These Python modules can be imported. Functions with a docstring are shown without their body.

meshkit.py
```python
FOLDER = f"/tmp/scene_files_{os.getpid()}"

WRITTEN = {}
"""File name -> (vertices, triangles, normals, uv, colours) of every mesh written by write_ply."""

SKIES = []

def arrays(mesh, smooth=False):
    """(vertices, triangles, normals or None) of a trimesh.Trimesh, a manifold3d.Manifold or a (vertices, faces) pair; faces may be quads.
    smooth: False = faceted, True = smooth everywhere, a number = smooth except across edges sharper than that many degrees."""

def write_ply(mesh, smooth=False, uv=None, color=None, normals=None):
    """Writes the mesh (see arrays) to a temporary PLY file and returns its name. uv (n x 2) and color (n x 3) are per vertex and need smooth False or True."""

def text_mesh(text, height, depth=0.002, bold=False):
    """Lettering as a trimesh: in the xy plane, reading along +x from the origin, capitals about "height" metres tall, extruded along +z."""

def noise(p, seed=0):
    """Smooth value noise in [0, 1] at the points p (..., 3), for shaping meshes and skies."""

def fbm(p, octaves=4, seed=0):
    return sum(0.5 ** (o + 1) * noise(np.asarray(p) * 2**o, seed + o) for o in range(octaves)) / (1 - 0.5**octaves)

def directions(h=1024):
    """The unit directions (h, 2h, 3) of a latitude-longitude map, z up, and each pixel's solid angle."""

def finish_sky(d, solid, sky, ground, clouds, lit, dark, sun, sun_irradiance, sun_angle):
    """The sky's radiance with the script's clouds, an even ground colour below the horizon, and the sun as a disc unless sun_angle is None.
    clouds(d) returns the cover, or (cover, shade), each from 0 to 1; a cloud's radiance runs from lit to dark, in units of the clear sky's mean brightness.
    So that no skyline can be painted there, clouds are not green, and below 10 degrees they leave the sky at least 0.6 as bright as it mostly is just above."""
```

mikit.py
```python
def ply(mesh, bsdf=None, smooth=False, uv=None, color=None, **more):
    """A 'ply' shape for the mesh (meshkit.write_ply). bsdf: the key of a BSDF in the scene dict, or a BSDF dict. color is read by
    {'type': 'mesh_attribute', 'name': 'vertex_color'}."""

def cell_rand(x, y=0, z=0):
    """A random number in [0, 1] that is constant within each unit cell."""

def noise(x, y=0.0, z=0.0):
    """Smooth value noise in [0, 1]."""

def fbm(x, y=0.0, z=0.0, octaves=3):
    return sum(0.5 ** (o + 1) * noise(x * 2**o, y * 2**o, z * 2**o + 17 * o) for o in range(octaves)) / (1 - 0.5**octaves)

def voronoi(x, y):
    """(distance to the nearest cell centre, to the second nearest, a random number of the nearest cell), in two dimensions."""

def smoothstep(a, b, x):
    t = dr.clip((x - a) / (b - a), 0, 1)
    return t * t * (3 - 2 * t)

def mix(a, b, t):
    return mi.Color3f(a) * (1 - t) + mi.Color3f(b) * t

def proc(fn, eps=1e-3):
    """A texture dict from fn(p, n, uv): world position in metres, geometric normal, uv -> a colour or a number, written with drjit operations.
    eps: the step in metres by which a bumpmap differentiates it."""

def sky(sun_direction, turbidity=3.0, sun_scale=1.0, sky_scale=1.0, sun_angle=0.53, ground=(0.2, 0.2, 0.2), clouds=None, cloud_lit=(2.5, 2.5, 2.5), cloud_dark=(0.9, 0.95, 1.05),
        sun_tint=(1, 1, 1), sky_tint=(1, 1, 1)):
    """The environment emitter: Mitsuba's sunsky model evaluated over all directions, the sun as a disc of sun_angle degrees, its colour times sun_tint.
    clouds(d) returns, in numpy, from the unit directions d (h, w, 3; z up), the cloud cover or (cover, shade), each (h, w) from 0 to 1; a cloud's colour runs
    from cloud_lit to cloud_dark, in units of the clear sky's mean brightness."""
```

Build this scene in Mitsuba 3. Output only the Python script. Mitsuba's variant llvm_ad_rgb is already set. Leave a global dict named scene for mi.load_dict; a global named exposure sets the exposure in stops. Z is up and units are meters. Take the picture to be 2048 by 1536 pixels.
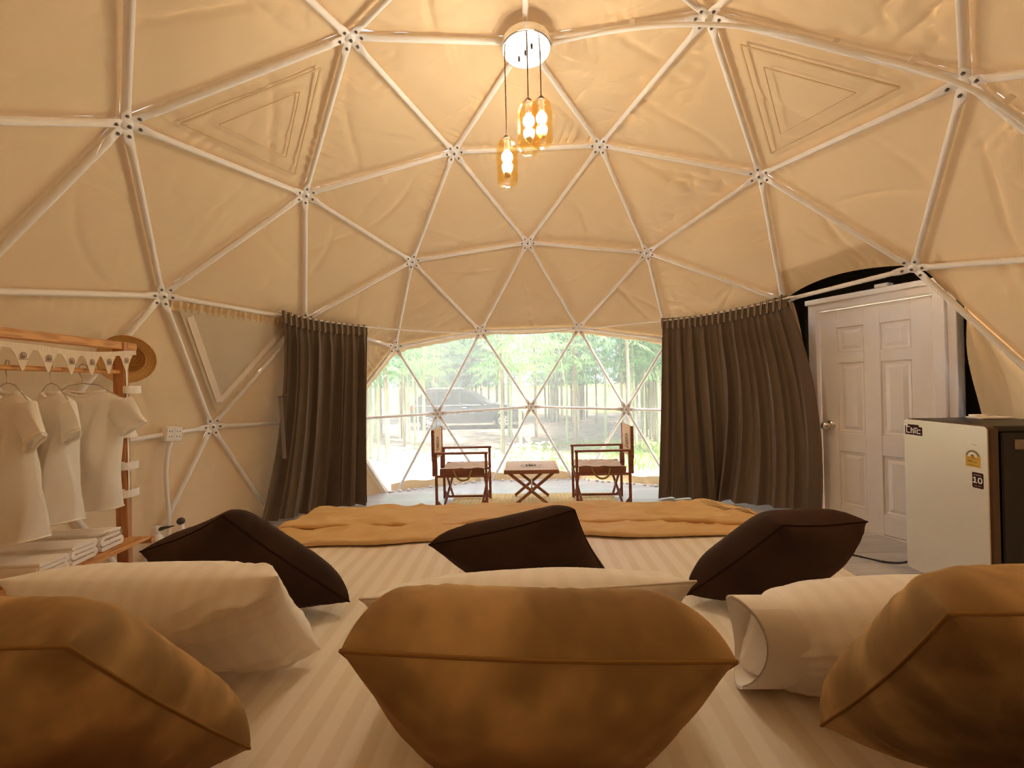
import math, random
import numpy as np, trimesh, shapely, mitsuba as mi, mikit, meshkit
import shapely.geometry as sg
import drjit as dr
T = mi.ScalarTransform4f
scene, labels = {}, {}
rng = np.random.default_rng(7)

# ---------------------------------------------------------------- camera, sky, exposure
exposure = 4.0
CAM = np.array([-0.0373, -2.5421, 1.4301])
FWD = np.array([-0.03841, 0.99926, 0.0017])
UPV = np.array([0.02428, -0.00237, 0.9997])
scene['camera'] = {'type': 'perspective', 'fov': 2 * math.degrees(math.atan(1024 / 814.17)), 'fov_axis': 'x', 'near_clip': 0.02, 'far_clip': 1000.0,
                   'to_world': T().look_at(origin=CAM.tolist(), target=(CAM + FWD).tolist(), up=UPV.tolist())}


def cloud_cover(d):
    n = meshkit.fbm(d * np.array([2.2, 2.2, 4.0]), 4, 3)
    return np.clip(0.72 + 0.6 * (n - 0.5), 0, 1), np.clip(1.2 * (n - 0.45), 0, 1)


scene['sky'] = mikit.sky((0.46, -0.32, 0.82), turbidity=4.0, sun_scale=0.75, sky_scale=1.0, ground=(0.30, 0.29, 0.26), clouds=cloud_cover,
                         cloud_lit=(1.55, 1.65, 1.80), cloud_dark=(1.1, 1.16, 1.3))
BULB = (18.0, 19.0, 27.0)

# ---------------------------------------------------------------- materials
def rgb(*c): return {'type': 'rgb', 'value': list(c)}
def mat(key, d): scene[key] = d
def principled(c, rough=0.5, metallic=0.0, spec=0.5, **k):
    if rough >= 0.55 and not metallic and 'sheen' not in k: return diffuse(c)   # matt cloth
    return {'type': 'twosided', 'b': {'type': 'principled', 'base_color': c if isinstance(c, dict) else rgb(*c), 'roughness': rough, 'metallic': metallic, 'specular': spec, **k}}
def diffuse(c): return {'type': 'twosided', 'b': {'type': 'diffuse', 'reflectance': c if isinstance(c, dict) else rgb(*c)}}
N, F, mix, ss = mikit.noise, mikit.fbm, mikit.mix, mikit.smoothstep


mat('tent_fabric', {'type': 'principledthin', 'base_color': rgb(0.675, 0.505, 0.305), 'roughness': 0.36, 'eta': 1.6, 'diff_trans': 0.055, 'spec_trans': 0.0})
mat('skirt_fabric', {'type': 'principledthin', 'base_color': rgb(0.74, 0.56, 0.34), 'roughness': 0.5, 'eta': 1.4, 'diff_trans': 0.3, 'spec_trans': 0.0})
mat('gauze', {'type': 'principledthin', 'base_color': rgb(0.66, 0.56, 0.42), 'roughness': 0.8, 'eta': 1.3, 'diff_trans': 0.35, 'spec_trans': 0.0})
mat('webbing', diffuse((0.80, 0.68, 0.56)))
mat('dark_cover', diffuse((0.012, 0.009, 0.005)))  # dark brown hood fabric, darkened further for the shade in the gap
mat('white_paint', principled((0.80, 0.755, 0.71), 0.35))
mat('hub_metal', principled((0.82, 0.79, 0.77), 0.3))
mat('bolt_dark', principled((0.12, 0.10, 0.09), 0.4, 0.6))
mat('clear_film', {'type': 'thindielectric', 'int_ior': 1.3})
mat('veil_boundary', {'type': 'null'})
mat('film_rim', {'type': 'principledthin', 'base_color': rgb(0.9, 0.9, 0.88), 'roughness': 0.5, 'eta': 1.4, 'diff_trans': 1.0, 'spec_trans': 0.0})


def floor_col(p, n, uv):
    row = dr.floor(p.y / 0.16)
    seg = dr.floor(p.x / 1.1 + 0.37 * row)
    r = mikit.cell_rand(row, seg)
    g = N(p.x * 5 + 7 * r, p.y * 70, r * 9)
    c = mix((0.40, 0.385, 0.37), (0.60, 0.58, 0.56), 0.45 * r + 0.55 * g)
    gap = dr.minimum(dr.abs(p.y / 0.16 - row - 0.5) * 2, 1)
    return c * (1 - 0.35 * ss(0.96, 0.995, gap))
mat('floor_vinyl', principled(mikit.proc(floor_col), 0.28, spec=0.5))


def sheet_col(p, n, uv):
    s = dr.abs(mikit.mi.Float(p.x) / 0.075 - dr.floor(p.x / 0.075) - 0.5) * 2
    return mix((0.80, 0.715, 0.605), (0.87, 0.80, 0.71), ss(0.40, 0.55, s))
mat('sheet_cotton', principled(mikit.proc(sheet_col), 0.55, spec=0.35))


def pillow_col(p, n, uv):
    s = dr.abs(uv.x * 14 - dr.floor(uv.x * 14) - 0.5) * 2
    return mix((0.85, 0.80, 0.755), (0.88, 0.835, 0.79), ss(0.4, 0.55, s))
mat('pillow_cotton', principled(mikit.proc(pillow_col), 0.6, spec=0.3))
mat('pillow_inner', diffuse((0.82, 0.77, 0.72)))


mat('duvet_cotton', principled({'type': 'mesh_attribute', 'name': 'vertex_color'}, 0.6, spec=0.3))


mat('tan_velvet', principled({'type': 'mesh_attribute', 'name': 'vertex_color'}, 0.8, spec=0.2, sheen=0.8, sheen_tint=0.7))
mat('tan_piping', principled((0.25, 0.13, 0.04), 0.85, spec=0.1))


mat('brown_velvet', principled({'type': 'mesh_attribute', 'name': 'vertex_color'}, 0.85, spec=0.15, sheen=0.5, sheen_tint=0.6))
mat('brown_piping', principled((0.025, 0.012, 0.008), 0.9, spec=0.1))


mat('curtain_cloth', principled((0.150, 0.107, 0.074), 0.45, spec=0.45, sheen=0.3))
mat('curtain_edge', principled((0.46, 0.36, 0.27), 0.6))


def wood(c0, c1, axis='z', scale=1.0):
    def fn(p, n, uv):
        q = {'x': (p.y, p.z, p.x), 'y': (p.x, p.z, p.y), 'z': (p.x, p.y, p.z)}[axis]
        g = N(q[0] * 90 * scale, q[1] * 90 * scale, q[2] * 5 * scale)
        return mix(c0, c1, ss(0.25, 0.75, g))
    return fn
mat('rack_wood', principled(mikit.proc(wood((0.50, 0.22, 0.065), (0.66, 0.34, 0.12), 'y')), 0.4))
mat('rack_wood_post', principled(mikit.proc(wood((0.40, 0.16, 0.05), (0.52, 0.23, 0.08), 'z')), 0.4))
mat('chair_wood', principled(mikit.proc(wood((0.165, 0.052, 0.025), (0.26, 0.09, 0.045), 'x')), 0.38))
mat('table_wood', principled(mikit.proc(wood((0.20, 0.07, 0.032), (0.30, 0.115, 0.052), 'x')), 0.38))
mat('canvas_tan', principled((0.62, 0.42, 0.26), 0.75, spec=0.2))
mat('canvas_seat', principled((0.66, 0.50, 0.38), 0.75, spec=0.2))
mat('strap_olive', principled((0.33, 0.25, 0.10), 0.8, spec=0.2))
mat('print_dark', diffuse((0.035, 0.022, 0.018)))
mat('print_grey', diffuse((0.30, 0.22, 0.17)))
mat('print_brown', diffuse((0.20, 0.11, 0.06)))


def straw_col(p, n, uv):
    s = dr.sin(uv.y * 260) * 0.5 + 0.5
    return mix((0.50, 0.29, 0.10), (0.70, 0.46, 0.19), 0.6 * s + 0.4 * N(uv.x * 300, uv.y * 90))
mat('straw', principled(mikit.proc(straw_col), 0.7, spec=0.2))


def mat_col(p, n, uv):
    a = dr.sin(p.x * 2 * math.pi / 0.045) * 0.5 + 0.5
    return mix((0.60, 0.40, 0.17), (0.76, 0.56, 0.29), 0.35 * a + 0.65 * N(p.x * 60, p.y * 14))
mat('woven_rush', principled(mikit.proc(mat_col), 0.8, spec=0.15))
mat('tee_cotton', {'type': 'principledthin', 'base_color': rgb(0.90, 0.86, 0.80), 'roughness': 0.8, 'eta': 1.3, 'diff_trans': 0.45, 'spec_trans': 0.0})
mat('towel_cotton', principled((0.88, 0.83, 0.78), 0.85, spec=0.1, sheen=0.3))
mat('flag_cloth', diffuse((0.80, 0.68, 0.55)))
mat('wire_metal', principled((0.62, 0.55, 0.44), 0.35, 0.7))
mat('door_paint', principled((0.77, 0.71, 0.66), 0.4))
mat('chrome', principled((0.75, 0.68, 0.58), 0.18, 1.0))
mat('white_plastic', principled((0.82, 0.78, 0.73), 0.35))
mat('black_hole', diffuse((0.02, 0.018, 0.015)))


mat('fridge_face', principled((0.62, 0.54, 0.42), 0.30, 0.25, spec=0.6))
mat('fridge_dark', principled((0.014, 0.010, 0.006), 0.4))
mat('fridge_edge', principled((0.10, 0.055, 0.025), 0.45))
mat('sticker_yellow', diffuse((0.68, 0.40, 0.08)))
mat('sticker_white', diffuse((0.86, 0.84, 0.80)))
mat('sticker_plum', diffuse((0.06, 0.025, 0.03)))
mat('sticker_green', diffuse((0.25, 0.22, 0.13)))
mat('mirror_steel', principled((0.93, 0.91, 0.88), 0.10, 1.0))
mat('cord_brown', principled((0.13, 0.06, 0.035), 0.5))
mat('amber_glass', {'type': 'thindielectric', 'int_ior': 1.45, 'specular_transmittance': rgb(0.965, 0.81, 0.45), 'specular_reflectance': rgb(1, 0.95, 0.8)})
mat('clear_glass', {'type': 'thindielectric', 'int_ior': 1.4, 'specular_transmittance': rgb(1.0, 0.97, 0.88)})
mat('bulb_or_reflection_white', diffuse((0.9, 0.85, 0.7)))


def ground_col(p, n, uv):
    a = F(p.x * 0.9, p.y * 0.9, 0, 3)
    b = F(p.x * 7, p.y * 7, 3, 3)
    pale = mix((0.55, 0.52, 0.47), (0.70, 0.68, 0.63), b)
    soil = mix((0.19, 0.155, 0.13), (0.37, 0.31, 0.27), b)
    k = ss(7.0, 9.5, p.y + 1.6 * (a - 0.5) + 0.25 * p.x)
    g = mix(pale, soil, k)
    return mix(g, mix((0.16, 0.24, 0.05), (0.30, 0.40, 0.10), b), 0.6 * ss(0.2, 2.5, p.x + (a - 0.5) * 2) * ss(3.6, 4.6, p.y) * (1 - ss(9.5, 11.5, p.y)))
mat('yard_ground', diffuse(mikit.proc(ground_col)))
def field_col(p, n, uv):
    return mix((0.42, 0.46, 0.06), (0.62, 0.60, 0.14), F(p.x * 0.5, p.y * 0.5, 0, 3))
mat('field_grass', diffuse(mikit.proc(field_col)))
def leafm(c, t=0.7): return {'type': 'principledthin', 'base_color': rgb(*c), 'roughness': 0.5, 'eta': 1.4, 'diff_trans': t, 'spec_trans': 0.0}
mat('leaf_fresh', leafm((0.33, 0.53, 0.25), 1.0))
mat('leaf_mid', leafm((0.18, 0.32, 0.18)))
mat('leaf_dark', leafm((0.08, 0.155, 0.10)))
mat('leaf_pale', leafm((0.78, 0.76, 0.66)))
def culm(c0, c1):
    def fn(p, n, uv): return mix(c0, c1, N(p.x * 9, p.y * 9, p.z * 1.7))
    return fn
mat('culm_green', principled(mikit.proc(culm((0.24, 0.29, 0.15), (0.44, 0.46, 0.30))), 0.45))
mat('culm_grey', principled(mikit.proc(culm((0.20, 0.17, 0.12), (0.40, 0.34, 0.26))), 0.55))
mat('grass_blade', leafm((0.22, 0.38, 0.08)))
mat('car_paint', principled((0.035, 0.036, 0.045), 0.25, 0.2, clearcoat=0.8))
mat('car_glass', principled((0.02, 0.025, 0.03), 0.08))
mat('tyre', principled((0.03, 0.03, 0.03), 0.8))
mat('alloy', principled((0.55, 0.56, 0.58), 0.3, 0.8))
mat('lamp_red', principled((0.35, 0.03, 0.02), 0.2))
mat('pebble_stone', diffuse((0.78, 0.75, 0.71)))
mat('dark_plastic', principled((0.05, 0.04, 0.035), 0.4))
mat('orange_plastic', principled((0.62, 0.30, 0.15), 0.4))
mat('label_plate', diffuse((0.30, 0.25, 0.2)))

def tint(V, c0, c1, freq, seed=0, lo=0.0, hi=1.0, oct_=3):
    """Per vertex colours of a cloth or wood with natural patches."""
    t = np.clip((meshkit.fbm(np.asarray(V) * freq, oct_, seed) - lo) / (hi - lo), 0, 1)[:, None]; t = t * t * (3 - 2 * t)
    return np.asarray(c0) * (1 - t) + np.asarray(c1) * t
# ---------------------------------------------------------------- mesh helpers
FZ = 0.16                                                            # the deck inside the dome
KS = (CAM[2] - FZ) / CAM[2]
def near(V): return CAM + KS * (np.asarray(V, float) - CAM)          # from first measurements with the deck at 0 to the deck at FZ
MEASURED = False
used = {}
def numbered(name):
    k = used.get(name, 0); used[name] = k + 1
    return name if k == 0 else f'{name}_{k:03d}'
def add(name, mesh, bsdf, parent=None, smooth=False, label=None, cat=None, group=None, kind=None, uv=None, color=None, **more):
    key = numbered(f'{parent}__{name}' if parent else name)
    if MEASURED:
        mesh = mesh.copy(); mesh.vertices = near(mesh.vertices)
    scene[key] = mikit.ply(mesh, bsdf, smooth, uv=uv, color=color, **more) if not isinstance(mesh, dict) else {**mesh, **more}
    tag(key, label, cat, group, kind)
    return key
def tag(key, label=None, cat=None, group=None, kind=None):
    d = {k: v for k, v in (('label', label), ('category', cat), ('group', group), ('kind', kind)) if v}
    if d: labels[key] = d
def thing(name, label=None, cat=None, group=None, kind=None):
    key = numbered(name); tag(key, label, cat, group, kind); return key
A = lambda *x: np.array(x, float)
def unit(v): v = np.asarray(v, float); return v / np.linalg.norm(v)
def cat(*ms):
    ms = [m for q in ms for m in (q if isinstance(q, list) else [q])]
    return trimesh.util.concatenate(ms)
def tube(pts, r, sides=10, caps=True, closed=False, flat=1.0, normal=None):
    pts = np.asarray(pts, float); n = len(pts)
    r = np.broadcast_to(np.asarray(r, float), (n,))
    tg = np.gradient(pts, axis=0) if not closed else np.roll(pts, -1, 0) - np.roll(pts, 1, 0)
    tg /= np.linalg.norm(tg, axis=1, keepdims=True)
    x = np.asarray(normal, float) if normal is not None else (A(0, 0, 1) if abs(tg[0, 2]) < 0.9 else A(1, 0, 0))
    V = []
    a = np.arange(sides) * 2 * np.pi / sides
    for i in range(n):
        x = x - tg[i] * (x @ tg[i]); x = x / np.linalg.norm(x)
        y = np.cross(tg[i], x)
        V.append(pts[i] + r[i] * (np.cos(a)[:, None] * x * flat + np.sin(a)[:, None] * y))
    V = np.concatenate(V); Fc = []
    for i in range(n if closed else n - 1):
        j = (i + 1) % n
        for k in range(sides):
            l = (k + 1) % sides
            Fc += [[i * sides + k, i * sides + l, j * sides + l], [i * sides + k, j * sides + l, j * sides + k]]
    if caps and not closed:
        V = np.vstack([V, pts[:1], pts[-1:]]); m = n * sides
        for k in range(sides):
            l = (k + 1) % sides
            Fc += [[m, l, k], [m + 1, (n - 1) * sides + k, (n - 1) * sides + l]]
    return trimesh.Trimesh(V, np.array(Fc), process=False)
def frame(o, x, y, z):
    m = np.eye(4); m[:3, 0], m[:3, 1], m[:3, 2], m[:3, 3] = x, y, z, o
    return m
_cb = {}
def cbox(center, size, c=0.004, axes=None):
    """A box with chamfered edges; axes: three unit vectors."""
    s = np.asarray(size, float) / 2; c = min(c, 0.45 * s.min() * 2 / 2)
    P = []
    for sx in (-1, 1):
        for sy in (-1, 1):
            for sz in (-1, 1):
                q = A(sx, sy, sz)
                for k in range(3):
                    o = s - c; o[k] = s[k]
                    P.append(q * o)
    P = np.array(P)
    if 'f' not in _cb:
        base = []
        for sx in (-1, 1):
            for sy in (-1, 1):
                for sz in (-1, 1):
                    for k in range(3):
                        o = A(.7, .7, .7); o[k] = 1
                        base.append(A(sx, sy, sz) * o)
        base = np.array(base)
        h = trimesh.Trimesh(base, trimesh.convex.convex_hull(base).faces, process=False) if False else None
        from scipy.spatial import ConvexHull
        H = ConvexHull(base); f = H.simplices.copy()
        cen = base[f].mean(1); nn = np.cross(base[f[:, 1]] - base[f[:, 0]], base[f[:, 2]] - base[f[:, 0]])
        fl = (nn * cen).sum(1) < 0; f[fl] = f[fl][:, ::-1]
        _cb['f'] = f
    if axes is not None: P = P @ np.asarray(axes, float)
    return trimesh.Trimesh(P + np.asarray(center, float), _cb['f'].copy(), process=False)
def bar(a, b, w, h, c=0.003, up=(0, 0, 1)):
    """A chamfered bar from a to b, w across, h along up."""
    a, b = np.asarray(a, float), np.asarray(b, float)
    x = unit(b - a); u = np.asarray(up, float)
    if abs(x @ u) > 0.98: u = A(0, 1, 0)
    y = unit(np.cross(u, x)); z = np.cross(x, y)
    return cbox((a + b) / 2, (np.linalg.norm(b - a), w, h), c, (x, y, z))
def lathe(profile, n=32, center=(0, 0, 0), axis=(0, 0, 1), close=False):
    pr = np.asarray(profile, float); m = len(pr)
    z = unit(axis); x = unit(np.cross(z, A(1, 0, 0) if abs(z[0]) < 0.8 else A(0, 1, 0))); y = np.cross(z, x)
    a = np.arange(n) * 2 * np.pi / n
    ring = np.cos(a)[:, None] * x + np.sin(a)[:, None] * y
    V = np.concatenate([p[0] * ring + p[1] * z for p in pr]) + np.asarray(center, float)
    Fc = []
    for i in range(m - 1):
        for k in range(n):
            l = (k + 1) % n
            Fc += [[i * n + k, i * n + l, (i + 1) * n + l], [i * n + k, (i + 1) * n + l, (i + 1) * n + k]]
    return trimesh.Trimesh(V, np.array(Fc), process=False)
def grid_faces(nu, nv, flip=False):
    i, j = np.meshgrid(np.arange(nu - 1), np.arange(nv - 1), indexing='ij')
    a = (i * nv + j).ravel(); b = a + nv; c = b + 1; d = a + 1
    f = np.vstack([np.stack([a, b, c], 1), np.stack([a, c, d], 1)])
    return f[:, ::-1] if flip else f
def grid(P, flip=False):
    return trimesh.Trimesh(P.reshape(-1, 3), grid_faces(P.shape[0], P.shape[1], flip), process=False)
def flat(poly, depth, o, x, y):
    """A shapely polygon drawn along x and y from o, raised by depth along cross(x, y)."""
    m = trimesh.util.concatenate([trimesh.creation.extrude_polygon(g, depth, engine='earcut') for g in getattr(poly, 'geoms', [poly])])
    m.apply_transform(frame(np.asarray(o, float), unit(x), unit(y), np.cross(unit(x), unit(y))))
    return m
def text(s, h, o, x, y, depth=0.001, bold=False):
    m = meshkit.text_mesh(s, h, depth, bold); b = m.bounds
    m.apply_translation([-(b[0, 0] + b[1, 0]) / 2, -(b[0, 1] + b[1, 1]) / 2, 0])
    m.apply_transform(frame(np.asarray(o, float), unit(x), unit(y), np.cross(unit(x), unit(y))))
    return m
def spline(pts, n=40):
    from scipy.interpolate import CubicSpline
    pts = np.asarray(pts, float); t = np.concatenate([[0], np.cumsum(np.linalg.norm(np.diff(pts, axis=0), axis=1))])
    return CubicSpline(t, pts)(np.linspace(0, t[-1], n))
def icos(c, r, sub=2, scale=(1, 1, 1)):
    m = trimesh.creation.icosphere(subdivisions=sub, radius=r); m.vertices = m.vertices * np.asarray(scale) + np.asarray(c, float); return m

# ---------------------------------------------------------------- the geodesic dome
CEN = A(0, 0, 0.565); RAD = 3.0
def sph(az, el, r=RAD):
    a, e = math.radians(az), math.radians(el)
    return CEN + r * A(math.cos(e) * math.sin(a), math.cos(e) * math.cos(a), math.sin(e))
def geodesic():
    phi = math.atan(2); V = [A(0, 0, 1)]
    for k in range(5):
        a = math.radians(36 + 72 * k); V.append(A(math.sin(phi) * math.sin(a), math.sin(phi) * math.cos(a), math.cos(phi)))
    for k in range(5):
        a = math.radians(72 * k); V.append(A(math.sin(phi) * math.sin(a), math.sin(phi) * math.cos(a), -math.cos(phi)))
    V.append(A(0, 0, -1)); V = np.array(V)
    edge = min(np.linalg.norm(V[0] - V[j]) for j in range(1, 12))
    import itertools
    F_ = [t for t in itertools.combinations(range(12), 3) if all(abs(np.linalg.norm(V[a] - V[b]) - edge) < 1e-6 for a, b in itertools.combinations(t, 2))]
    ids, P, tris = {}, [], set()
    def pid(p):
        p = unit(p); k = tuple(np.round(p, 5) + 0.0)
        if k not in ids: ids[k] = len(P); P.append(p)
        return ids[k]
    for (a, b, c) in F_:
        g = lambda i, j: pid(V[a] * i + V[b] * j + V[c] * (3 - i - j))
        for i in range(3):
            for j in range(3 - i):
                tris.add(tuple(sorted((g(i, j), g(i + 1, j), g(i, j + 1)))))
                if i + j < 2: tris.add(tuple(sorted((g(i + 1, j), g(i, j + 1), g(i + 1, j + 1)))))
    P = np.array(P); el = np.degrees(np.arcsin(P[:, 2])); az = np.degrees(np.arctan2(P[:, 0], P[:, 1]))
    return P, az, el, [t for t in sorted(tris) if el[list(t)].min() > -12]
GP, GAZ, GEL, GT = geodesic()
def node(az, el):
    d = np.abs((GAZ - az + 180) % 360 - 180) * np.cos(np.radians(el)) + np.abs(GEL - el)
    return int(np.argmin(d))
NODE = CEN + RAD * GP
NR1, NR2 = node(58.39, 30.99), node(85.61, 30.99)
NODE[NR1], NODE[NR2] = sph(62.19, 31.32), sph(84.16, 31.65)          # pushed apart by the doorway
ND = node(72, 10.81)                                                  # the joint left out for the door
low = [i for i in range(len(GP)) if -12 < GEL[i] < -5]
for i in low: NODE[i][2] = 0.03
ZEN = node(0, 90)
V1L, V1R = node(-36, 26.57), node(36, 26.57)
A11, A11R = node(-13.61, 30.99), node(13.61, 30.99)
B0, BL, BR, BLL, BRR = node(0, 10.81), node(-24.18, 9.88), node(24.18, 9.88), node(-47.82, 9.88), node(47.82, 9.88)
CL, CR, CLL, CRR = node(-11.82, -9.88), node(11.82, -9.88), node(-36, -10.81), node(36, -10.81)
WIN = [(V1L, BLL, BL), (V1L, A11, BL), (A11, BL, B0), (A11, A11R, B0), (A11R, B0, BR), (V1R, A11R, BR), (V1R, BR, BRR),
       (BLL, BL, CLL), (BL, CLL, CL), (BL, B0, CL), (B0, CL, CR), (B0, BR, CR), (BR, CR, CRR), (BR, BRR, CRR)]
WIN = {tuple(sorted(t)) for t in WIN}
OFF = 0.036                                                           # the cover lies outside the tubes
def out(p): return unit(p - CEN)
def outpt(i): return NODE[i] + out(NODE[i]) * OFF

def panel_mesh(ia, ib, ic, n, pucker, seed, bow=None):
    """One triangle of the cover: taut, with gathers running in from its seams."""
    a, b, c = outpt(ia), outpt(ib), outpt(ic)
    idx, B = {}, []
    for i in range(n + 1):
        for j in range(n + 1 - i):
            idx[i, j] = len(B); B.append((i / n, j / n, (n - i - j) / n))
    B = np.array(B); P = B @ np.array([a, b, c])
    nr = unit(np.cross(b - a, c - a)); nr = nr * np.sign(nr @ (a - CEN))
    size = (np.linalg.norm(a - b) + np.linalg.norm(b - c) + np.linalg.norm(c - a)) / 3
    bub = 27 * B[:, 0] * B[:, 1] * B[:, 2]
    r = np.random.default_rng(seed)
    disp = r.uniform(-0.034, 0.004) * bub + 0.020 * (meshkit.fbm(P * 2.3, 2, seed) - 0.5) * np.minimum(1, bub * 2)
    for k in range(3):
        h = B[:, k] * size * 0.866                                    # distance from the edge opposite corner k
        s = (B[:, (k + 1) % 3] - B[:, (k + 2) % 3] * 1.0) * size * 0.5 + 0.25 * h * r.uniform(-1, 1)
        amp = pucker * r.uniform(0.2, 1.0) * r.choice([0.3, 1.0], p=[0.45, 0.55])
        ph = meshkit.noise(np.stack([s * 9, s * 0 + 3 * k, s * 0 + seed], 1), 5) * 6
        wave = np.sin(s * 2 * np.pi / r.uniform(0.060, 0.085) + ph)
        gate = np.clip(meshkit.noise(np.stack([s * 4, s * 0 + k, s * 0 + seed * 1.7], 1), 9) * 2.6 - 0.9, 0, 1)
        disp += amp * wave * gate * np.exp(-h / r.uniform(0.05, 0.11)) * (h / (h + 0.02))
    # long diagonal creases
    for q in range(2):
        d = unit(r.normal(size=3)); d = unit(d - nr * (d @ nr)); e = np.cross(nr, d)
        u, v = (P - P.mean(0)) @ d, (P - P.mean(0)) @ e
        v0 = r.uniform(-.3, .3); w = v - v0 - 0.08 * np.sin(u * 4 + r.uniform(0, 6))
        disp += pucker * r.uniform(0.2, 0.7) * np.exp(-(w / 0.022) ** 2) * np.minimum(1, bub * 3) * np.exp(-(u / 0.4) ** 2)
    ridg = 1 - np.abs(2 * meshkit.fbm(P * A(5, 9, 7) + 2 * meshkit.noise(P * 2, 3)[:, None], 2, seed) - 1)
    disp += pucker * 0.55 * ridg ** 5 * np.clip(meshkit.noise(P * 1.4 + seed, 6) * 3 - 1.2, 0, 1) * np.minimum(1, bub * 4)
    P = P + disp[:, None] * nr
    if bow is not None: P = bow(P, B)
    Fc = []
    for i in range(n):
        for j in range(n - i):
            Fc.append((idx[i, j], idx[i + 1, j], idx[i, j + 1]))
            if i + j < n - 1: Fc.append((idx[i + 1, j], idx[i + 1, j + 1], idx[i, j + 1]))
    Fc = np.array(Fc)
    if np.cross(b - a, c - a) @ nr > 0: Fc = Fc[:, ::-1]              # normals face into the tent
    return trimesh.Trimesh(P, Fc, process=False)

dome = thing('ceiling', 'tan fabric cover of the geodesic dome tent', kind='structure')
def bow_door(P, B):
    """The hem over the doorway is pulled up between its two joints."""
    k = [ia for ia in range(3)]
    a, b = NODE[NR1], NODE[NR2]
    d = unit(b - a); t = (P - a) @ d / np.linalg.norm(b - a)
    low_ = np.clip(1 - ((P - a) - np.outer((P - a) @ d, d)) @ unit(NODE[node(72, 52.62)] - (a + b) / 2) / 0.55, 0, 1) ** 2
    return P + np.outer(0.36 * np.clip(t * (1 - t), 0, 1) * low_, unit(unit(NODE[node(72, 52.62)] - (a + b) / 2) + A(0.1, 0, 0)))
for k, t in enumerate(GT):
    if t in WIN or ND in t: continue
    az = GAZ[list(t)]; front = CAM @ FWD < max((NODE[i] @ FWD) for i in t) + 0.3
    top_door = set(t) == {NR1, NR2, node(72, 52.62)}
    lowp = min(GEL[i] for i in t) < 0
    pk = 0.030 if GEL[list(t)].max() > 55 else 0.015
    add('fabric_panel', panel_mesh(*t, 60 if front else 14, 0.026 if NR1 in t or NR2 in t else pk, 100 + k, bow_door if top_door else None),
        'tent_fabric', dome, True, 'gathered fabric panel above the doorway' if top_door else None)

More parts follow.
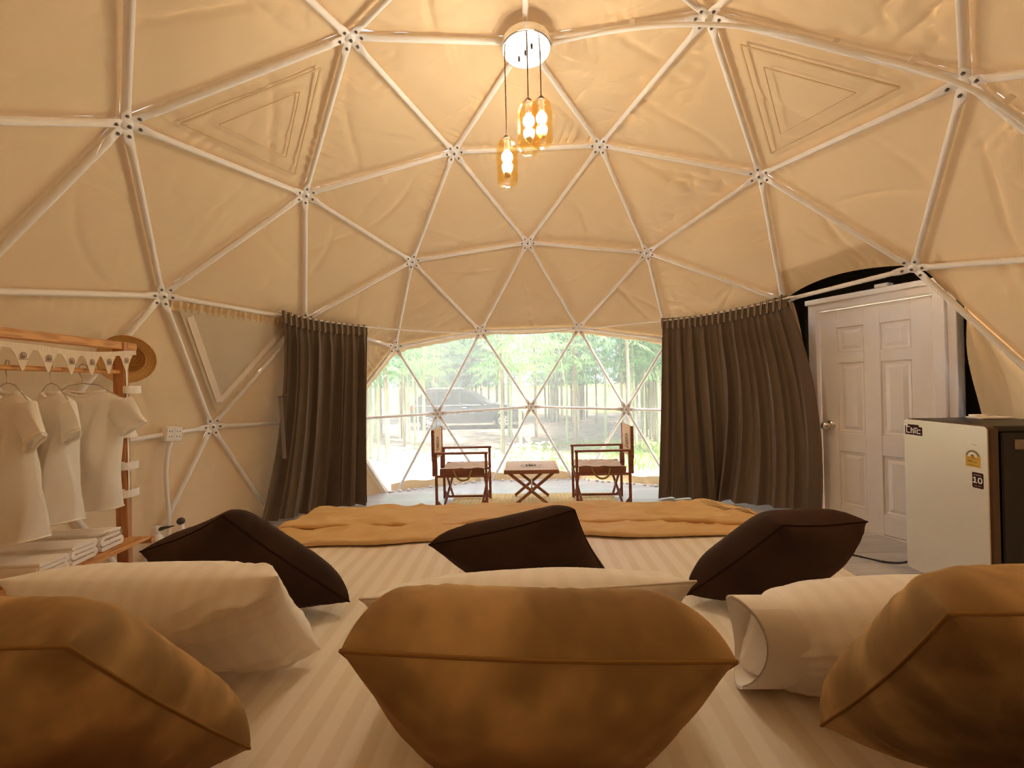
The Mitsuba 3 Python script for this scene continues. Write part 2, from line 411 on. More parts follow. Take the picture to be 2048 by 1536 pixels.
def ruled(Lp, Rp, n, m, seed, amp=0.012, wl=0.07):
    Lp, Rp = spline(Lp, n), spline(Rp, n)
    s = np.linspace(0, 1, m)[None, :, None]
    P = Lp[:, None] * (1 - s) + Rp[:, None] * s
    nr = P - CEN; nr /= np.linalg.norm(nr, axis=2, keepdims=True)
    tt = np.linspace(0, 1, n)[:, None]; w = s[..., 0]
    d = amp * np.sin((w * 9 + 0.8 * np.sin(tt * 3 + seed)) * 2) * np.minimum(1, 6 * w * (1 - w)) * (0.3 + 0.7 * tt)
    return grid(P + nr * d[..., None])
# loose cover beside the doorway: right of the door, and between curtain and door
add('fabric_panel', ruled([sph(86.2, 29.6, 3.04), sph(87.2, 28.4, 3.03), sph(85.4, 20.4, 3.03), sph(84.8, 11, 3.03), sph(84.6, 2, 3.03), A(2.98, 0.25, 0.02)],
                          [outpt(NR2) + A(0, -0.03, 0.03), sph(91.8, 20.5, 3.03), outpt(node(96.18, 9.88)) + A(0, -.05, 0), sph(96, 0, 3.03), A(2.97, -0.32, 0.02)], 60, 40, 1), 'tent_fabric', dome, True,
    'loose fabric panel hanging to the right of the doorway')
add('fabric_panel', ruled([outpt(NR1) * .98 + outpt(BRR) * .02, outpt(BRR) * .55 + outpt(NR1) * .45, outpt(BRR), outpt(BRR) * .5 + outpt(node(60.18, -9.88)) * .5 + A(-.1, .1, 0), A(2.30, 1.90, 0.0)],
                          [sph(63.5, 30.5, 3.03), sph(62.5, 20, 3.03), sph(61.0, 8, 3.03), A(2.62, 1.45, 0.02)], 40, 30, 2), 'tent_fabric', dome, True)

# added flap, mostly unseen: stops daylight leaking in under the cover
for k in range(60):
    a0, a1 = 6 * k - 180, 6 * k - 174
    if -46 <= (a0 + a1) / 2 <= 46 or 58 < (a0 + a1) / 2 < 88: continue
    P = np.array([[sph(a, e, r_) * A(1, 1, 0) + A(0, 0, z) for e, r_, z in ((-6.5, 3.055, 0.20), (-10, 3.05, 0.03), (-11, 3.065, -0.10))] for a in np.linspace(a0, a1 + .3, 5)])
    add('added_light_flap', grid(P), 'skirt_fabric', dome, True)
# sewn triangular vents in three panels
def inner_tri(ids, cen_w, k, lift):
    P = np.array([NODE[i] + out(NODE[i]) * (OFF - 0.014) for i in ids]); c = P.mean(0)
    q = c + (P - c) * k
    nr = -unit(np.cross(P[1] - P[0], P[2] - P[0])); nr = nr * np.sign(nr @ (CEN - c))
    return q + nr * lift, nr
def welt(ids, k, width, name, m, parent, lift=0.012, sides=(0, 1, 2)):
    q, nr = inner_tri(ids, 0, k, lift); ms = []
    for i in sides:
        a, b = q[i], q[(i + 1) % 3]
        pts = a + (b - a) * np.linspace(0, 1, 24)[:, None]
        ms.append(bar(a, b, width, 0.004, 0.0012, up=nr))
    return add(name, cat(ms), m, parent)
VL = (node(-108, 69.92), node(-108, 46.64), node(-72, 52.62)); VR = (node(108, 69.92), node(108, 46.64), node(72, 52.62))
for ids in (VL, VR):
    welt(ids, 0.66, 0.012, 'vent_seam', 'tent_fabric', dome, 0.014)
    welt(ids, 0.40, 0.006, 'vent_seam', 'tent_fabric', dome, 0.013)
VG = (node(-85.61, 30.99), node(-58.39, 30.99), node(-72, 10.81))
q, nr = inner_tri(VG, 0, 0.80, 0.022)
add('vent_screen', trimesh.Trimesh(q, [[0, 1, 2]]), 'gauze', dome, False, 'greyish gauze screen of the triangular side vent')
q2, _ = inner_tri(VG, 0, 0.66, 0.027)
for a, b in ((q2[0], q2[2]), (q2[1], q2[2])):
    add('vent_webbing', bar(a, b, 0.05, 0.003, 0.001, up=nr), 'webbing', dome, False, 'pale pink webbing strip of the side vent')
# gathers along the head of that vent
pts = []
g0, g1 = NODE[VG[0]] + out(NODE[VG[0]]) * 0.012, NODE[VG[1]] + out(NODE[VG[1]]) * 0.012
tt = np.linspace(0.05, 0.93, 150); P = np.zeros((150, 8, 3)); dn = unit(NODE[VG[2]] - (g0 + g1) / 2)
for j in range(8):
    P[:, j] = g0 + (g1 - g0) * tt[:, None] + dn * (0.02 + 0.075 * j / 7) + (out(g0)[None] * -1) * (0.012 * np.sin(tt * 2 * np.pi * 24 + np.sin(tt * 40)) * math.sin(math.pi * (j + 1) / 9) + 0.01)[:, None]
add('vent_gather', grid(P), 'tent_fabric', dome, True, 'gathered strip of fabric along the head of the side vent')

# tubes and joints
fr = thing('trim_1', 'white steel tube frame of the geodesic dome', kind='structure')
edges = set()
for t in GT:
    for a, b in ((t[0], t[1]), (t[1], t[2]), (t[0], t[2])): edges.add((min(a, b), max(a, b)))
gone = {tuple(sorted((NR1, BRR)))}
lowset = set(low)
STR = 0.0175
def strut_mesh(p, q, base):
    d = unit(q - p); L = np.linalg.norm(q - p)
    nr = unit((p + q) / 2 - CEN)
    s = [0.012, 0.03, 0.085, 0.13, L - 0.13, L - 0.085, L - 0.03, L - 0.012]
    wide = [0.022, 0.025, 0.026, STR, STR, 0.026, 0.025, 0.022]; thin = [0.003, 0.003, 0.0045, STR, STR, 0.0045, 0.003, 0.003]
    y = unit(np.cross(nr, d)); x = unit(np.cross(d, y)); a = np.arange(12) * 2 * np.pi / 12
    V = [p + d * s[i] + wide[i] * np.cos(a)[:, None] * y + thin[i] * np.sin(a)[:, None] * x for i in range(8)]
    V = np.concatenate(V + [[p + d * s[0]], [p + d * s[-1]]]); Fc = []
    for i in range(7):
        for k in range(12):
            l = (k + 1) % 12
            Fc += [[i * 12 + k, i * 12 + l, i * 12 + 12 + l], [i * 12 + k, i * 12 + 12 + l, i * 12 + 12 + k]]
    for k in range(12):
        l = (k + 1) % 12
        Fc += [[96, l, k], [97, 84 + k, 84 + l]]
    return trimesh.Trimesh(V, np.array(Fc), process=False)
used_nodes, strut_ends = set(), {}
for a, b in sorted(edges):
    if ND in (a, b) or (a, b) in gone or (a in lowset and b in lowset): continue
    if {a, b} == {BRR, node(60.18, -9.88)}: continue
    add('strut', strut_mesh(NODE[a], NODE[b], 0), 'white_paint', fr, 40)
    for p, q in ((a, b), (b, a)): strut_ends.setdefault(p, []).append(unit(NODE[q] - NODE[p]))
bolt = lathe([(0.0001, 0.012), (0.007, 0.0115), (0.009, 0.008), (0.009, 0.0), (0.0001, 0.0)], 10)
for i, dirs in sorted(strut_ends.items()):
    n_ = -out(NODE[i]); o = NODE[i] + n_ * 0.006
    if i in lowset:
        continue
    h = add('hub', lathe([(0.0001, 0.012), (0.022, 0.011), (0.030, 0.004), (0.030, -0.010), (0.0001, -0.012)], 18, o, n_), 'hub_metal', fr, 40)
    if i == ZEN: continue
    x = unit(np.cross(n_, A(0.3, 0.5, 0.7))); y = np.cross(n_, x)
    B_ = bolt.copy(); B_.apply_transform(frame(o + n_ * 0.01, x, y, n_)); add('bolt', B_, 'bolt_dark', h)
    for d in dirs:
        dd = unit(d - n_ * (d @ n_))
        B_ = bolt.copy(); B_.apply_scale(0.85); B_.apply_transform(frame(NODE[i] + d * 0.062 + n_ * 0.003, x, y, n_)); add('bolt', B_, 'bolt_dark', h)

# ---------------------------------------------------------------- the clear front window
win = thing('window_1', 'wide clear film window across the front of the dome', kind='structure')
ZS = 0.245
def clip_tri(P, z):
    """The triangle above height z, as a convex polygon."""
    o = []
    for i in range(3):
        a, b = P[i], P[(i + 1) % 3]
        if a[2] >= z: o.append(a)
        if (a[2] >= z) != (b[2] >= z): o.append(a + (b - a) * (z - a[2]) / (b[2] - a[2]))
    return np.array(o)
WOFF = 0.022
for t in sorted(WIN):
    P = np.array([NODE[i] + out(NODE[i]) * WOFF for i in t])
    Q = clip_tri(P, ZS) if P[:, 2].min() < ZS else P
    add('pane', trimesh.Trimesh(Q, [[0, i, i + 1] for i in range(1, len(Q) - 1)]), 'clear_film', win)
# fabric hem along the arched head and the sides of the window
def hem(a, b, toward, width, bsdf='skirt_fabric', lift=0.014):
    p, q_ = NODE[a] + out(NODE[a]) * lift, NODE[b] + out(NODE[b]) * lift
    s = np.linspace(0, 1, 30)[:, None]; base = p + (q_ - p) * s
    nr = unit((p + q_) / 2 - CEN); w = unit(np.cross(nr, q_ - p)); w = w * np.sign(w @ (toward - (p + q_) / 2))
    prof = width * (1 + 0.10 * np.sin(s * 9) * np.sin(s * 31)) + 0.05 * (np.exp(-s / 0.05) + np.exp(-(1 - s) / 0.05))
    return add('hem', grid(np.stack([base - w * 0.01, base + w * prof * 0.5 - nr * 0.004, base + w * prof], 1)), bsdf, win, True, 'tan fabric hem along the edge of the clear film')
wc = A(0, 2.9, 1.0)
for a, b, w in ((V1L, A11, 0.075), (A11, A11R, 0.060), (A11R, V1R, 0.075), (V1L, BLL, 0.06), (V1R, BRR, 0.06), (BLL, CLL, 0.03), (BRR, CRR, 0.03)):
    hem(a, b, wc, w)
# the tan band at the foot of the window
def skirt(a, b):
    p, q_ = NODE[a] + out(NODE[a]) * 0.02, NODE[b] + out(NODE[b]) * 0.02
    s = np.linspace(0, 1, 40)[:, None]; base = p + (q_ - p) * s; base[:, 2] = 0
    P = []
    for j in range(9):
        z = 0.004 + 0.252 * j / 8; o = unit(base.mean(0) * A(1, 1, 0))
        ins = 0.010 * meshkit.noise(np.concatenate([base * 7, ], 1) + A(0, 0, z * 20), 4)[:, None] + (0.03 if j == 8 else 0.02)
        P.append(base + A(0, 0, z) - o * (ins - 0.012) + o * 0.05 * (z / 0.25) * 0.6)
    P = np.array(P).transpose(1, 0, 2)
    P[:, 8, 2] += 0.012 * np.sin(s[:, 0] * 17 + a)
    return add('skirt', grid(P, True), 'skirt_fabric', win, True, 'tan fabric band at the foot of the window')
for a, b in ((CLL, CL), (CL, CR), (CR, CRR)): skirt(a, b)
for x, y in ((-1.02, 2.80), (-0.40, 2.94), (0.42, 2.93), (1.0, 2.80)):
    add('skirt_peg', tube([(x, y, FZ), (x, y, FZ + 0.07)], 0.004, 6), 'dark_plastic', win)

# ---------------------------------------------------------------- floor, doorway cover, yard
DQ, DT = A(2.863, 1.666, 0), unit((0.44, -0.9, 0)); DN = unit((-0.9, -0.44, 0))      # door plane: left foot, rightwards, into the tent
vest = sg.Polygon([tuple(near(DQ + DT * s - DN * o)[:2]) for s, o in ((-0.12, -0.9), (1.25, -0.9), (1.25, 0.35), (-0.12, 0.35))])
fl = sg.Point(0, 0).buffer(2.965, 96).union(vest)
m = trimesh.creation.extrude_polygon(fl, 0.06, engine='earcut'); m.apply_translation([0, 0, FZ - 0.06])
add('floor', m, 'floor_vinyl', kind='structure', label='grey wood look vinyl floor')
ent = thing('wall_entrance', 'dark brown entrance hood around the door, shade of the gap put into its colour', kind='structure')
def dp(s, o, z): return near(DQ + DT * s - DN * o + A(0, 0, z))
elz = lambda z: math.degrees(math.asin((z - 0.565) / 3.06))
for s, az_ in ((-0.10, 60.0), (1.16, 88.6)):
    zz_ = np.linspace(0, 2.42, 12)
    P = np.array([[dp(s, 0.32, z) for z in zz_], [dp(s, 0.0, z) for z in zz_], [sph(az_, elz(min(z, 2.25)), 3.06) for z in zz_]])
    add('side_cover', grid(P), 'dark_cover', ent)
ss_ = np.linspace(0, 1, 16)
def hood_end(t_):  # roof end drawn onto the cover to keep sun out of the arch
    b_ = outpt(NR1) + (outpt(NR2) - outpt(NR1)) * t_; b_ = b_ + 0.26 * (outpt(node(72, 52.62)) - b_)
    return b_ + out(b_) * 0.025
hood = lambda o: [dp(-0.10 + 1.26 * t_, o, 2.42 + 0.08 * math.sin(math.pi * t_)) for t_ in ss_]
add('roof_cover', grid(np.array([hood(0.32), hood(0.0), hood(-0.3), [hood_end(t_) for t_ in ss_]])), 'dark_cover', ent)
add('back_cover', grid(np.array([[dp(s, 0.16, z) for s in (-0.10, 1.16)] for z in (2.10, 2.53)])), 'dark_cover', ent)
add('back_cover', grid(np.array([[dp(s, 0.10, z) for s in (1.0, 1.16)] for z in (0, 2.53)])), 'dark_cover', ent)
nx = 60
yd = grid(np.array([[(x, y, -0.40) for x in np.linspace(-40, 40, 20)] for y in np.linspace(-30, 26, 15)]), True)
add('ground', yd, 'yard_ground', kind='structure', label='pale gravel and brown leaf litter yard outside the window')
add('ground', grid(np.array([[(x, y, -0.38 + 0.004 * (y - 22)) for x in np.linspace(-180, 180, 10)] for y in np.linspace(22, 260, 10)]), True), 'field_grass', kind='structure', label='bright yellow green field beyond the bamboo')

# added scattering volume, standing in for the milky veil of the window film
hz_ = trimesh.creation.box(extents=(34, 22.0, 5.0)); hz_.apply_translation([0, 3.10 + 11.0, -0.40 + 2.51])
add('added_veil', hz_, 'veil_boundary', kind='stuff', label='added pale volume over the yard, standing in for the milky window film', cat='added_veil',
    interior={'type': 'homogeneous', 'albedo': rgb(0.90, 0.95, 0.99), 'sigma_t': 0.020})

# ---------------------------------------------------------------- door
dr1 = thing('door_1', 'white six panel door in a white frame', kind='structure')
def dbox(s0, s1, z0, z1, o0, o1, c=0.004):
    return cbox(dp((s0 + s1) / 2, (o0 + o1) / 2, (z0 + z1) / 2), (abs(s1 - s0) * KS, abs(o1 - o0) * KS, abs(z1 - z0) * KS), c, (DT, DN, A(0, 0, 1)))
LEAF0, LEAF1, DTOP = 0.045, 0.885, 2.075
stiles = [0.045, 0.19, 0.405, 0.525, 0.74, 0.885]
rails = [0.02, 0.20, 0.72, 0.90, 1.56, 1.66, 1.90, 2.075]
leaf = add('leaf', dbox(LEAF0, LEAF1, 0.012, DTOP, 0.018, 0.042, 0.002), 'door_paint', dr1)
ms = [dbox(stiles[i], stiles[i + 1], 0.012, DTOP, 0.0, 0.02, 0.003) for i in (0, 2, 4)]
ms += [dbox(stiles[j], stiles[j + 1], rails[i], rails[i + 1], 0.0005, 0.02, 0.003) for i in (0, 2, 4, 6) for j in (1, 3)]
add('stile_frame', cat(ms), 'door_paint', dr1)
def raised(s0, s1, z0, z1):
    rings = [(0.0, 0.016), (0.012, 0.010), (0.030, 0.017), (0.062, 0.004)]
    V = []; Fc = []
    for d, o in rings:
        V += [dp(s0 + d, o, z0 + d), dp(s1 - d, o, z0 + d), dp(s1 - d, o, z1 - d), dp(s0 + d, o, z1 - d)]
    for i in range(3):
        for k in range(4):
            l = (k + 1) % 4; Fc += [[i * 4 + k, i * 4 + l, i * 4 + 4 + l], [i * 4 + k, i * 4 + 4 + l, i * 4 + 4 + k]]
    Fc += [[12, 13, 14], [12, 14, 15]]
    return trimesh.Trimesh(np.array(V), Fc, process=False)
for z0, z1 in ((0.20, 0.72), (0.90, 1.56), (1.66, 1.90)):
    for j in (1, 3): add('raised_panel', raised(stiles[j], stiles[j + 1], z0, z1), 'door_paint', dr1)
add('jamb', dbox(-0.035, 0.038, 0, 2.15, -0.05, 0.10), 'door_paint', dr1)
add('jamb', dbox(0.892, 0.965, 0, 2.15, -0.05, 0.10), 'door_paint', dr1)
add('door_header', dbox(0.038, 0.892, 2.082, 2.15, -0.05, 0.10), 'door_paint', dr1)
add('architrave', dbox(-0.05, 0.985, 2.15, 2.20, -0.075, 0.08), 'white_paint', dr1)
add('architrave', dbox(0.965, 1.02, 0, 2.15, -0.02, 0.12), 'door_paint', dr1)
add('bracket', dbox(0.52, 0.62, 2.205, 2.235, -0.06, 0.03), 'white_paint', dr1)
kn = add('knob', lathe([(0.0001, 0.100), (0.022, 0.098), (0.033, 0.088), (0.036, 0.074), (0.031, 0.060), (0.018, 0.050), (0.015, 0.040), (0.015, 0.012)], 24, dp(0.113, 0, 0.96), DN), 'chrome', dr1, True, 'round chrome door knob')
add('rosette', lathe([(0.012, 0.016), (0.032, 0.014), (0.042, 0.005), (0.042, 0.0)], 24, dp(0.113, 0, 0.96), DN), 'chrome', kn, True)
add('threshold', dbox(0.03, 0.9, 0.0, 0.012, 0.0, 0.12), 'door_paint', dr1)

# ---------------------------------------------------------------- bed, sheet, duvet
BX0, BX1, BY0, BY1, BZ = -1.53, 1.31, -2.02, 0.09, 0.625
bed = thing('bed', 'wide bed with a cream satin striped fitted sheet', 'bed')
add('base', cbox(((BX0 + BX1) / 2, (BY0 + BY1) / 2, (FZ + 0.32) / 2), (BX1 - BX0 - .06, BY1 - BY0 - .06, 0.32 - FZ), 0.01), 'rack_wood_post', bed)
def slab(x0, x1, y0, y1, z0, z1, r, bump, nx_=90, ny_=80, seed=3):
    """A soft mattress top and sides as one draped surface."""
    prof = [(0, z0), (0, z1 - r)] + [(r * (1 - math.cos(a)), z1 - r + r * math.sin(a)) for a in np.linspace(0.25, math.pi / 2, 6)]
    rings = []
    def ring(ins, z):
        xs, ys = np.linspace(x0 + ins, x1 - ins, nx_), np.linspace(y0 + ins, y1 - ins, ny_)
        return np.concatenate([np.stack([xs, xs * 0 + y0 + ins], 1)[:-1], np.stack([ys * 0 + x1 - ins, ys], 1)[:-1], np.stack([xs[::-1], xs * 0 + y1 - ins], 1)[:-1], np.stack([ys * 0 + x0 + ins, ys[::-1]], 1)[:-1]]), z
    V, Fc, nr_ = [], [], 0
    for ins, z in prof:
        p, z = ring(ins, z); V.append(np.column_stack([p, np.full(len(p), z)])); nr_ = len(p)
    for i in range(len(prof) - 1):
        for k in range(nr_):
            l = (k + 1) % nr_; Fc += [[i * nr_ + k, i * nr_ + l, i * nr_ + nr_ + l], [i * nr_ + k, i * nr_ + nr_ + l, i * nr_ + nr_ + k]]
    side = trimesh.Trimesh(np.concatenate(V), np.array(Fc), process=False)
    xs, ys = np.linspace(x0 + r, x1 - r, nx_), np.linspace(y0 + r, y1 - r, ny_)
    P = np.stack([*np.meshgrid(xs, ys, indexing='ij'), np.full((nx_, ny_), z1)], 2)
    e = np.minimum.reduce([P[..., 0] - x0 - r, x1 - r - P[..., 0], P[..., 1] - y0 - r, y1 - r - P[..., 1]])
    P[..., 2] += bump(P) * np.clip(e / 0.08, 0, 1)
    m = cat(side, grid(P)); m.merge_vertices(); return m
def sheet_bump(P):
    q = P * A(3.0, 1.1, 1)
    w = meshkit.fbm(q * 1.6, 3, 2) - 0.5
    ridge = np.exp(-((meshkit.noise(P * A(5, 1.3, 1), 8) - 0.5) / 0.05) ** 2) * 0.006
    return 0.012 * w + ridge * meshkit.noise(P * 1.5, 4)
def foot_dip(y): return 0.058 * np.clip((y + 0.35) / 0.40, 0, 1)
mt_ = slab(BX0, BX1, BY0, BY1, 0.31, BZ, 0.06, sheet_bump)
mt_.vertices[:, 2] -= foot_dip(mt_.vertices[:, 1]) * (mt_.vertices[:, 2] > 0.5)
add('mattress', mt_, 'sheet_cotton', bed, 50)
add('headboard', cbox(((BX0 + BX1) / 2, BY0 - 0.05, (FZ + 0.92) / 2), (BX1 - BX0 + .1, 0.05, 0.92 - FZ), 0.01), 'rack_wood_post', bed)

def duvet_layer(x0, x1, yf, thick, zbase, seed, nx_=190):
    """A folded layer of cover from its near fold at y = yf(x) to the far end, with its rounded fold."""
    xs = np.linspace(x0, x1, nx_); t = []
    rows = []
    yfx = np.array([yf(x) for x in xs]); y1 = 0.235
    # round the near fold from below to above, then run back and drop over the foot
    for a in np.linspace(-math.pi / 2, math.pi / 2, 9):
        rows.append((yfx - thick / 2 * math.cos(a) + thick / 2, np.full(nx_, zbase + thick / 2 + thick / 2 * math.sin(a))))
    for s in np.linspace(0.04, 1, 38):
        rows.append((yfx + thick / 2 + (y1 - 0.07 - yfx - thick / 2) * s, np.full(nx_, zbase + thick)))
    for a in np.linspace(0.2, math.pi / 2, 6):
        rows.append((np.full(nx_, y1 - 0.07 + 0.07 * math.sin(a)), np.full(nx_, zbase + thick - 0.07 * (1 - math.cos(a)))))
    for z in np.linspace(0.52, 0.22, 8): rows.append((np.full(nx_, y1), np.full(nx_, z)))
    P = np.stack([np.stack([xs, y, z], 1) for y, z in rows], 1)
    q = P * A(3.2, 6.5, 3)
    w = (meshkit.fbm(q, 3, seed) - 0.5) * 0.040 + (meshkit.noise(P * A(9, 16, 5), seed + 4) - 0.5) * 0.016 + (1 - np.abs(2 * meshkit.fbm(P * A(7, 11, 4), 2, seed + 2) - 1)) ** 4 * 0.016
    P[..., 2] += w * np.linspace(0.2, 1, 12).repeat(1)[np.minimum(np.arange(P.shape[1]), 11)]
    P[..., 1] += (meshkit.noise(P * A(5, 3, 3), seed + 9) - 0.5) * 0.02
    P[..., 2] -= 0.042 * np.clip((P[..., 1] + 0.30) / 0.5, 0, 1) * (P[..., 2] > 0.55)
    ex = np.clip(np.minimum(xs - x0, x1 - xs) / 0.10, 0, 1)
    P[..., 2] -= (0.03 * (1 - np.sqrt(1 - (1 - ex) ** 2)))[:, None]
    lo_ = zbase + 0.004 - foot_dip(P[..., 1]) - 0.5 * (P[..., 1] > BY1 + 0.02)
    P[..., 2] = np.where(P[..., 2] > 0.53, np.maximum(P[..., 2], np.maximum(lo_, 0.53)), P[..., 2])
    return grid(P, False)
duv = thing('duvet', 'folded tan cotton duvet across the foot of the bed', 'duvet')
y_lo = lambda x: -0.50 + 0.10 * (x + 1.5) / 2.8 - 0.06 * math.exp(-((x + 1.3) / .35) ** 2) + 0.018 * math.sin(4.1 * x + 1) + 0.012 * math.sin(9.3 * x)
y_hi = lambda x: -0.27 + 0.03 * math.sin(2.3 * x + 1.0) - 0.05 * max(0, x - 0.2) + 0.012 * math.sin(8 * x + 2)
for nm, m in (('lower_fold', duvet_layer(-1.50, 1.27, y_lo, 0.020, BZ + 0.006, 11)), ('upper_fold', duvet_layer(-1.49, 1.26, y_hi, 0.022, BZ + 0.022, 12))):
    add(nm, m, 'duvet_cotton', duv, True, color=tint(m.vertices, (0.66, 0.43, 0.20), (0.74, 0.51, 0.265), A(6, 14, 4), 5))

from scipy.spatial import cKDTree
up_ = [m for m in (duvet_layer(-1.49, 1.26, y_hi, 0.022, BZ + 0.022, 12),)][0].vertices; up_ = up_[up_[:, 2] > 0.57]
kd_ = cKDTree(up_[:, :2])
for k in range(4):
    s_ = np.linspace(0, 1, 40)
    x_ = 1.06 + 0.018 * k + 0.13 * s_ ** 1.6; y_ = 0.13 - 0.32 * s_ - 0.012 * k
    d_, i_ = kd_.query(np.stack([x_, y_], 1), k=4); z_ = up_[i_, 2].mean(1)
    add('stitched_line', tube(np.stack([x_, y_, z_ + 0.001], 1), 0.0016, 6), 'tan_piping', duv, True, 'thin dark stitched line along the right end of the duvet')
# ---------------------------------------------------------------- cushions and pillows
def pillow(c00, c10, c11, c01, th, n=44, bow=0.05, p=2.2, seed=0, wr=0.006, asym=1.0, sag=0.0, ex=0.55, p2=None, ex2=None, crease=0.0):
    """A stuffed cushion on four corners; returns its mesh, uv and the seam line."""
    c00, c10, c11, c01 = (np.asarray(c, float) for c in (c00, c10, c11, c01))
    t = np.linspace(0, 1, n); t = 0.5 - 0.5 * np.cos(np.pi * t) * (0.75 + 0.25 * np.abs(np.cos(np.pi * t)))
    u, v = np.meshgrid(t, t, indexing='ij')
    bu = u + bow * (1 - 2 * u) * np.sin(np.pi * v) ** 1.0
    bv = v + bow * (1 - 2 * v) * np.sin(np.pi * u) ** 1.0
    lerp = lambda u, v: ((1 - u) * (1 - v))[..., None] * c00 + (u * (1 - v))[..., None] * c10 + (u * v)[..., None] * c11 + ((1 - u) * v)[..., None] * c01
    P0 = lerp(bu, bv)
    nr = unit(np.cross(c11 - c00, c01 - c10))
    prof = lambda p, ex: ((1 - np.abs(2 * u - 1) ** p) * (1 - np.abs(2 * v - 1) ** p)) ** ex
    h, h2 = prof(p, ex), prof(p2 or p, ex2 or ex)
    rad = np.abs(2 * u - 1) * np.abs(2 * v - 1)
    pk = np.sin(np.arctan2(v - .5, u - .5) * 26 + seed) * (rad ** 2) * 0.9 + (meshkit.fbm(P0 * 6, 3, seed) - 0.5) * 1.2
    e = np.minimum(np.minimum(u, 1 - u), np.minimum(v, 1 - v)); gate = np.clip(e / 0.06, 0, 1)
    along = np.where(np.minimum(u, 1 - u) < np.minimum(v, 1 - v), v, u)
    pk = pk + 0.7 * np.sin(along * 60 + 3 * np.sin(along * 17 + seed)) * np.exp(-e / 0.07) * (meshkit.noise(np.stack([along * 5, e * 0, e * 0 + seed], -1), 3) > 0.5)
    if crease:
        q_ = np.stack([u * 2.0 + 0.6 * v, v * 5.0 - 1.5 * u, u * 0 + seed], -1)
        rg = 1 - np.abs(2 * meshkit.fbm(q_ + 0.8 * meshkit.noise(q_ * 1.3, 2)[..., None], 3, seed) - 1)
        pk = pk + crease / wr * (rg ** 4 - 0.25) * (0.25 + 0.75 * np.clip((np.abs(2 * u - 1) - 0.35) / 0.5, 0, 1))
    top = P0 + nr * (th * h + wr * pk * gate)[..., None] - A(0, 0, sag) * h[..., None]
    bot = P0 - nr * (th * asym * h2 + wr * pk * gate * 0.7)[..., None] - A(0, 0, sag) * h2[..., None]
    m = cat(grid(top), grid(bot, True))
    uvm = np.stack([u.ravel(), v.ravel()], 1); uv = np.vstack([uvm, uvm])
    seam = np.concatenate([P0[:-1, 0], P0[-1, :-1], P0[::-1, -1][:-1], P0[0, ::-1][:-1]])
    return m, uv, seam
def cushion(name, corners, th, bsdf, piping, label, catg, group=None, pr=0.0028, **k):
    t = thing(name, label, catg, group)
    m, uv, seam = pillow(*corners, th, **k)
    col = {'tan_velvet': lambda V: tint(V, (0.23, 0.130, 0.048), (0.42, 0.265, 0.115), 8, 2, 0.34, 0.66) * (0.80 + 0.4 * meshkit.fbm(V * A(45, 45, 25), 3, 4))[:, None], 'brown_velvet': lambda V: tint(V, (0.021, 0.0095, 0.006), (0.047, 0.021, 0.0125), 9, 3)}.get(bsdf)
    add('cover', m, bsdf, t, True, uv=uv, color=col(m.vertices) if col else None)
    if piping: add('piping', tube(seam, pr, 6, closed=True), piping, t, True)
    return t
TB = 'scatter cushions on the bed'
# tan velvet cushions leaning back at the head of the bed
cushion('cushion', [(-0.27, -1.66, 0.66), (0.17, -1.65, 0.65), (0.212, -2.03, 1.082), (-0.275, -2.05, 1.108)], 0.105, 'tan_velvet', 'tan_piping',
        'tan velvet cushion standing in the front middle of the bed', 'cushion', p=2.6, bow=0.03, seed=3, ex=0.6, n=110, p2=7, ex2=0.34, asym=1.15)
cushion('cushion', [(-1.12, -1.72, 0.68), (-0.63, -1.72, 0.69), (-0.615, -2.06, 1.120), (-1.13, -2.06, 1.125)], 0.105, 'tan_velvet', 'tan_piping',
        'tan velvet cushion at the left edge, in front of the left white pillow', 'cushion', p=2.8, bow=0.03, seed=8, p2=5, n=110, ex2=0.4)
cushion('cushion', [(0.535, -1.70, 0.73), (1.03, -1.70, 0.72), (0.99, -2.03, 1.16), (0.475, -2.02, 1.135)], 0.105, 'tan_velvet', 'tan_piping',
        'tan velvet cushion at the right edge, in front of the right white pillow', 'cushion', p=2.8, bow=0.03, seed=14, p2=5, n=110, ex2=0.4)
# white pillows
cushion('pillow', [(-1.36, -1.34, 0.66), (-0.665, -1.365, 0.665), (-0.632, -1.61, 0.995), (-1.34, -1.60, 0.985)], 0.105, 'pillow_cotton', None,
        'white striped pillow behind the left tan cushion', 'pillow', seed=5, p=2.6, bow=0.03, wr=0.010, crease=0.028, n=96)
cushion('pillow', [(-0.42, -1.36, 0.68), (0.31, -1.34, 0.68), (0.325, -1.625, 0.985), (-0.42, -1.655, 0.965)], 0.095, 'pillow_cotton', 'pillow_inner',
        'white striped pillow behind the middle tan cushion', 'pillow', seed=6, p=2.6, bow=0.03, wr=0.005, pr=0.003, crease=0.014, n=72)
pr_ = cushion('pillow', [(0.525, -1.385, 0.625), (1.21, -1.36, 0.64), (1.19, -1.56, 0.925), (0.478, -1.57, 0.890)], 0.118, 'pillow_cotton', None,
        'white striped pillow with an open end behind the right tan cushion', 'pillow', seed=7, p=2.8, bow=0.02, wr=0.006, crease=0.018, n=80)
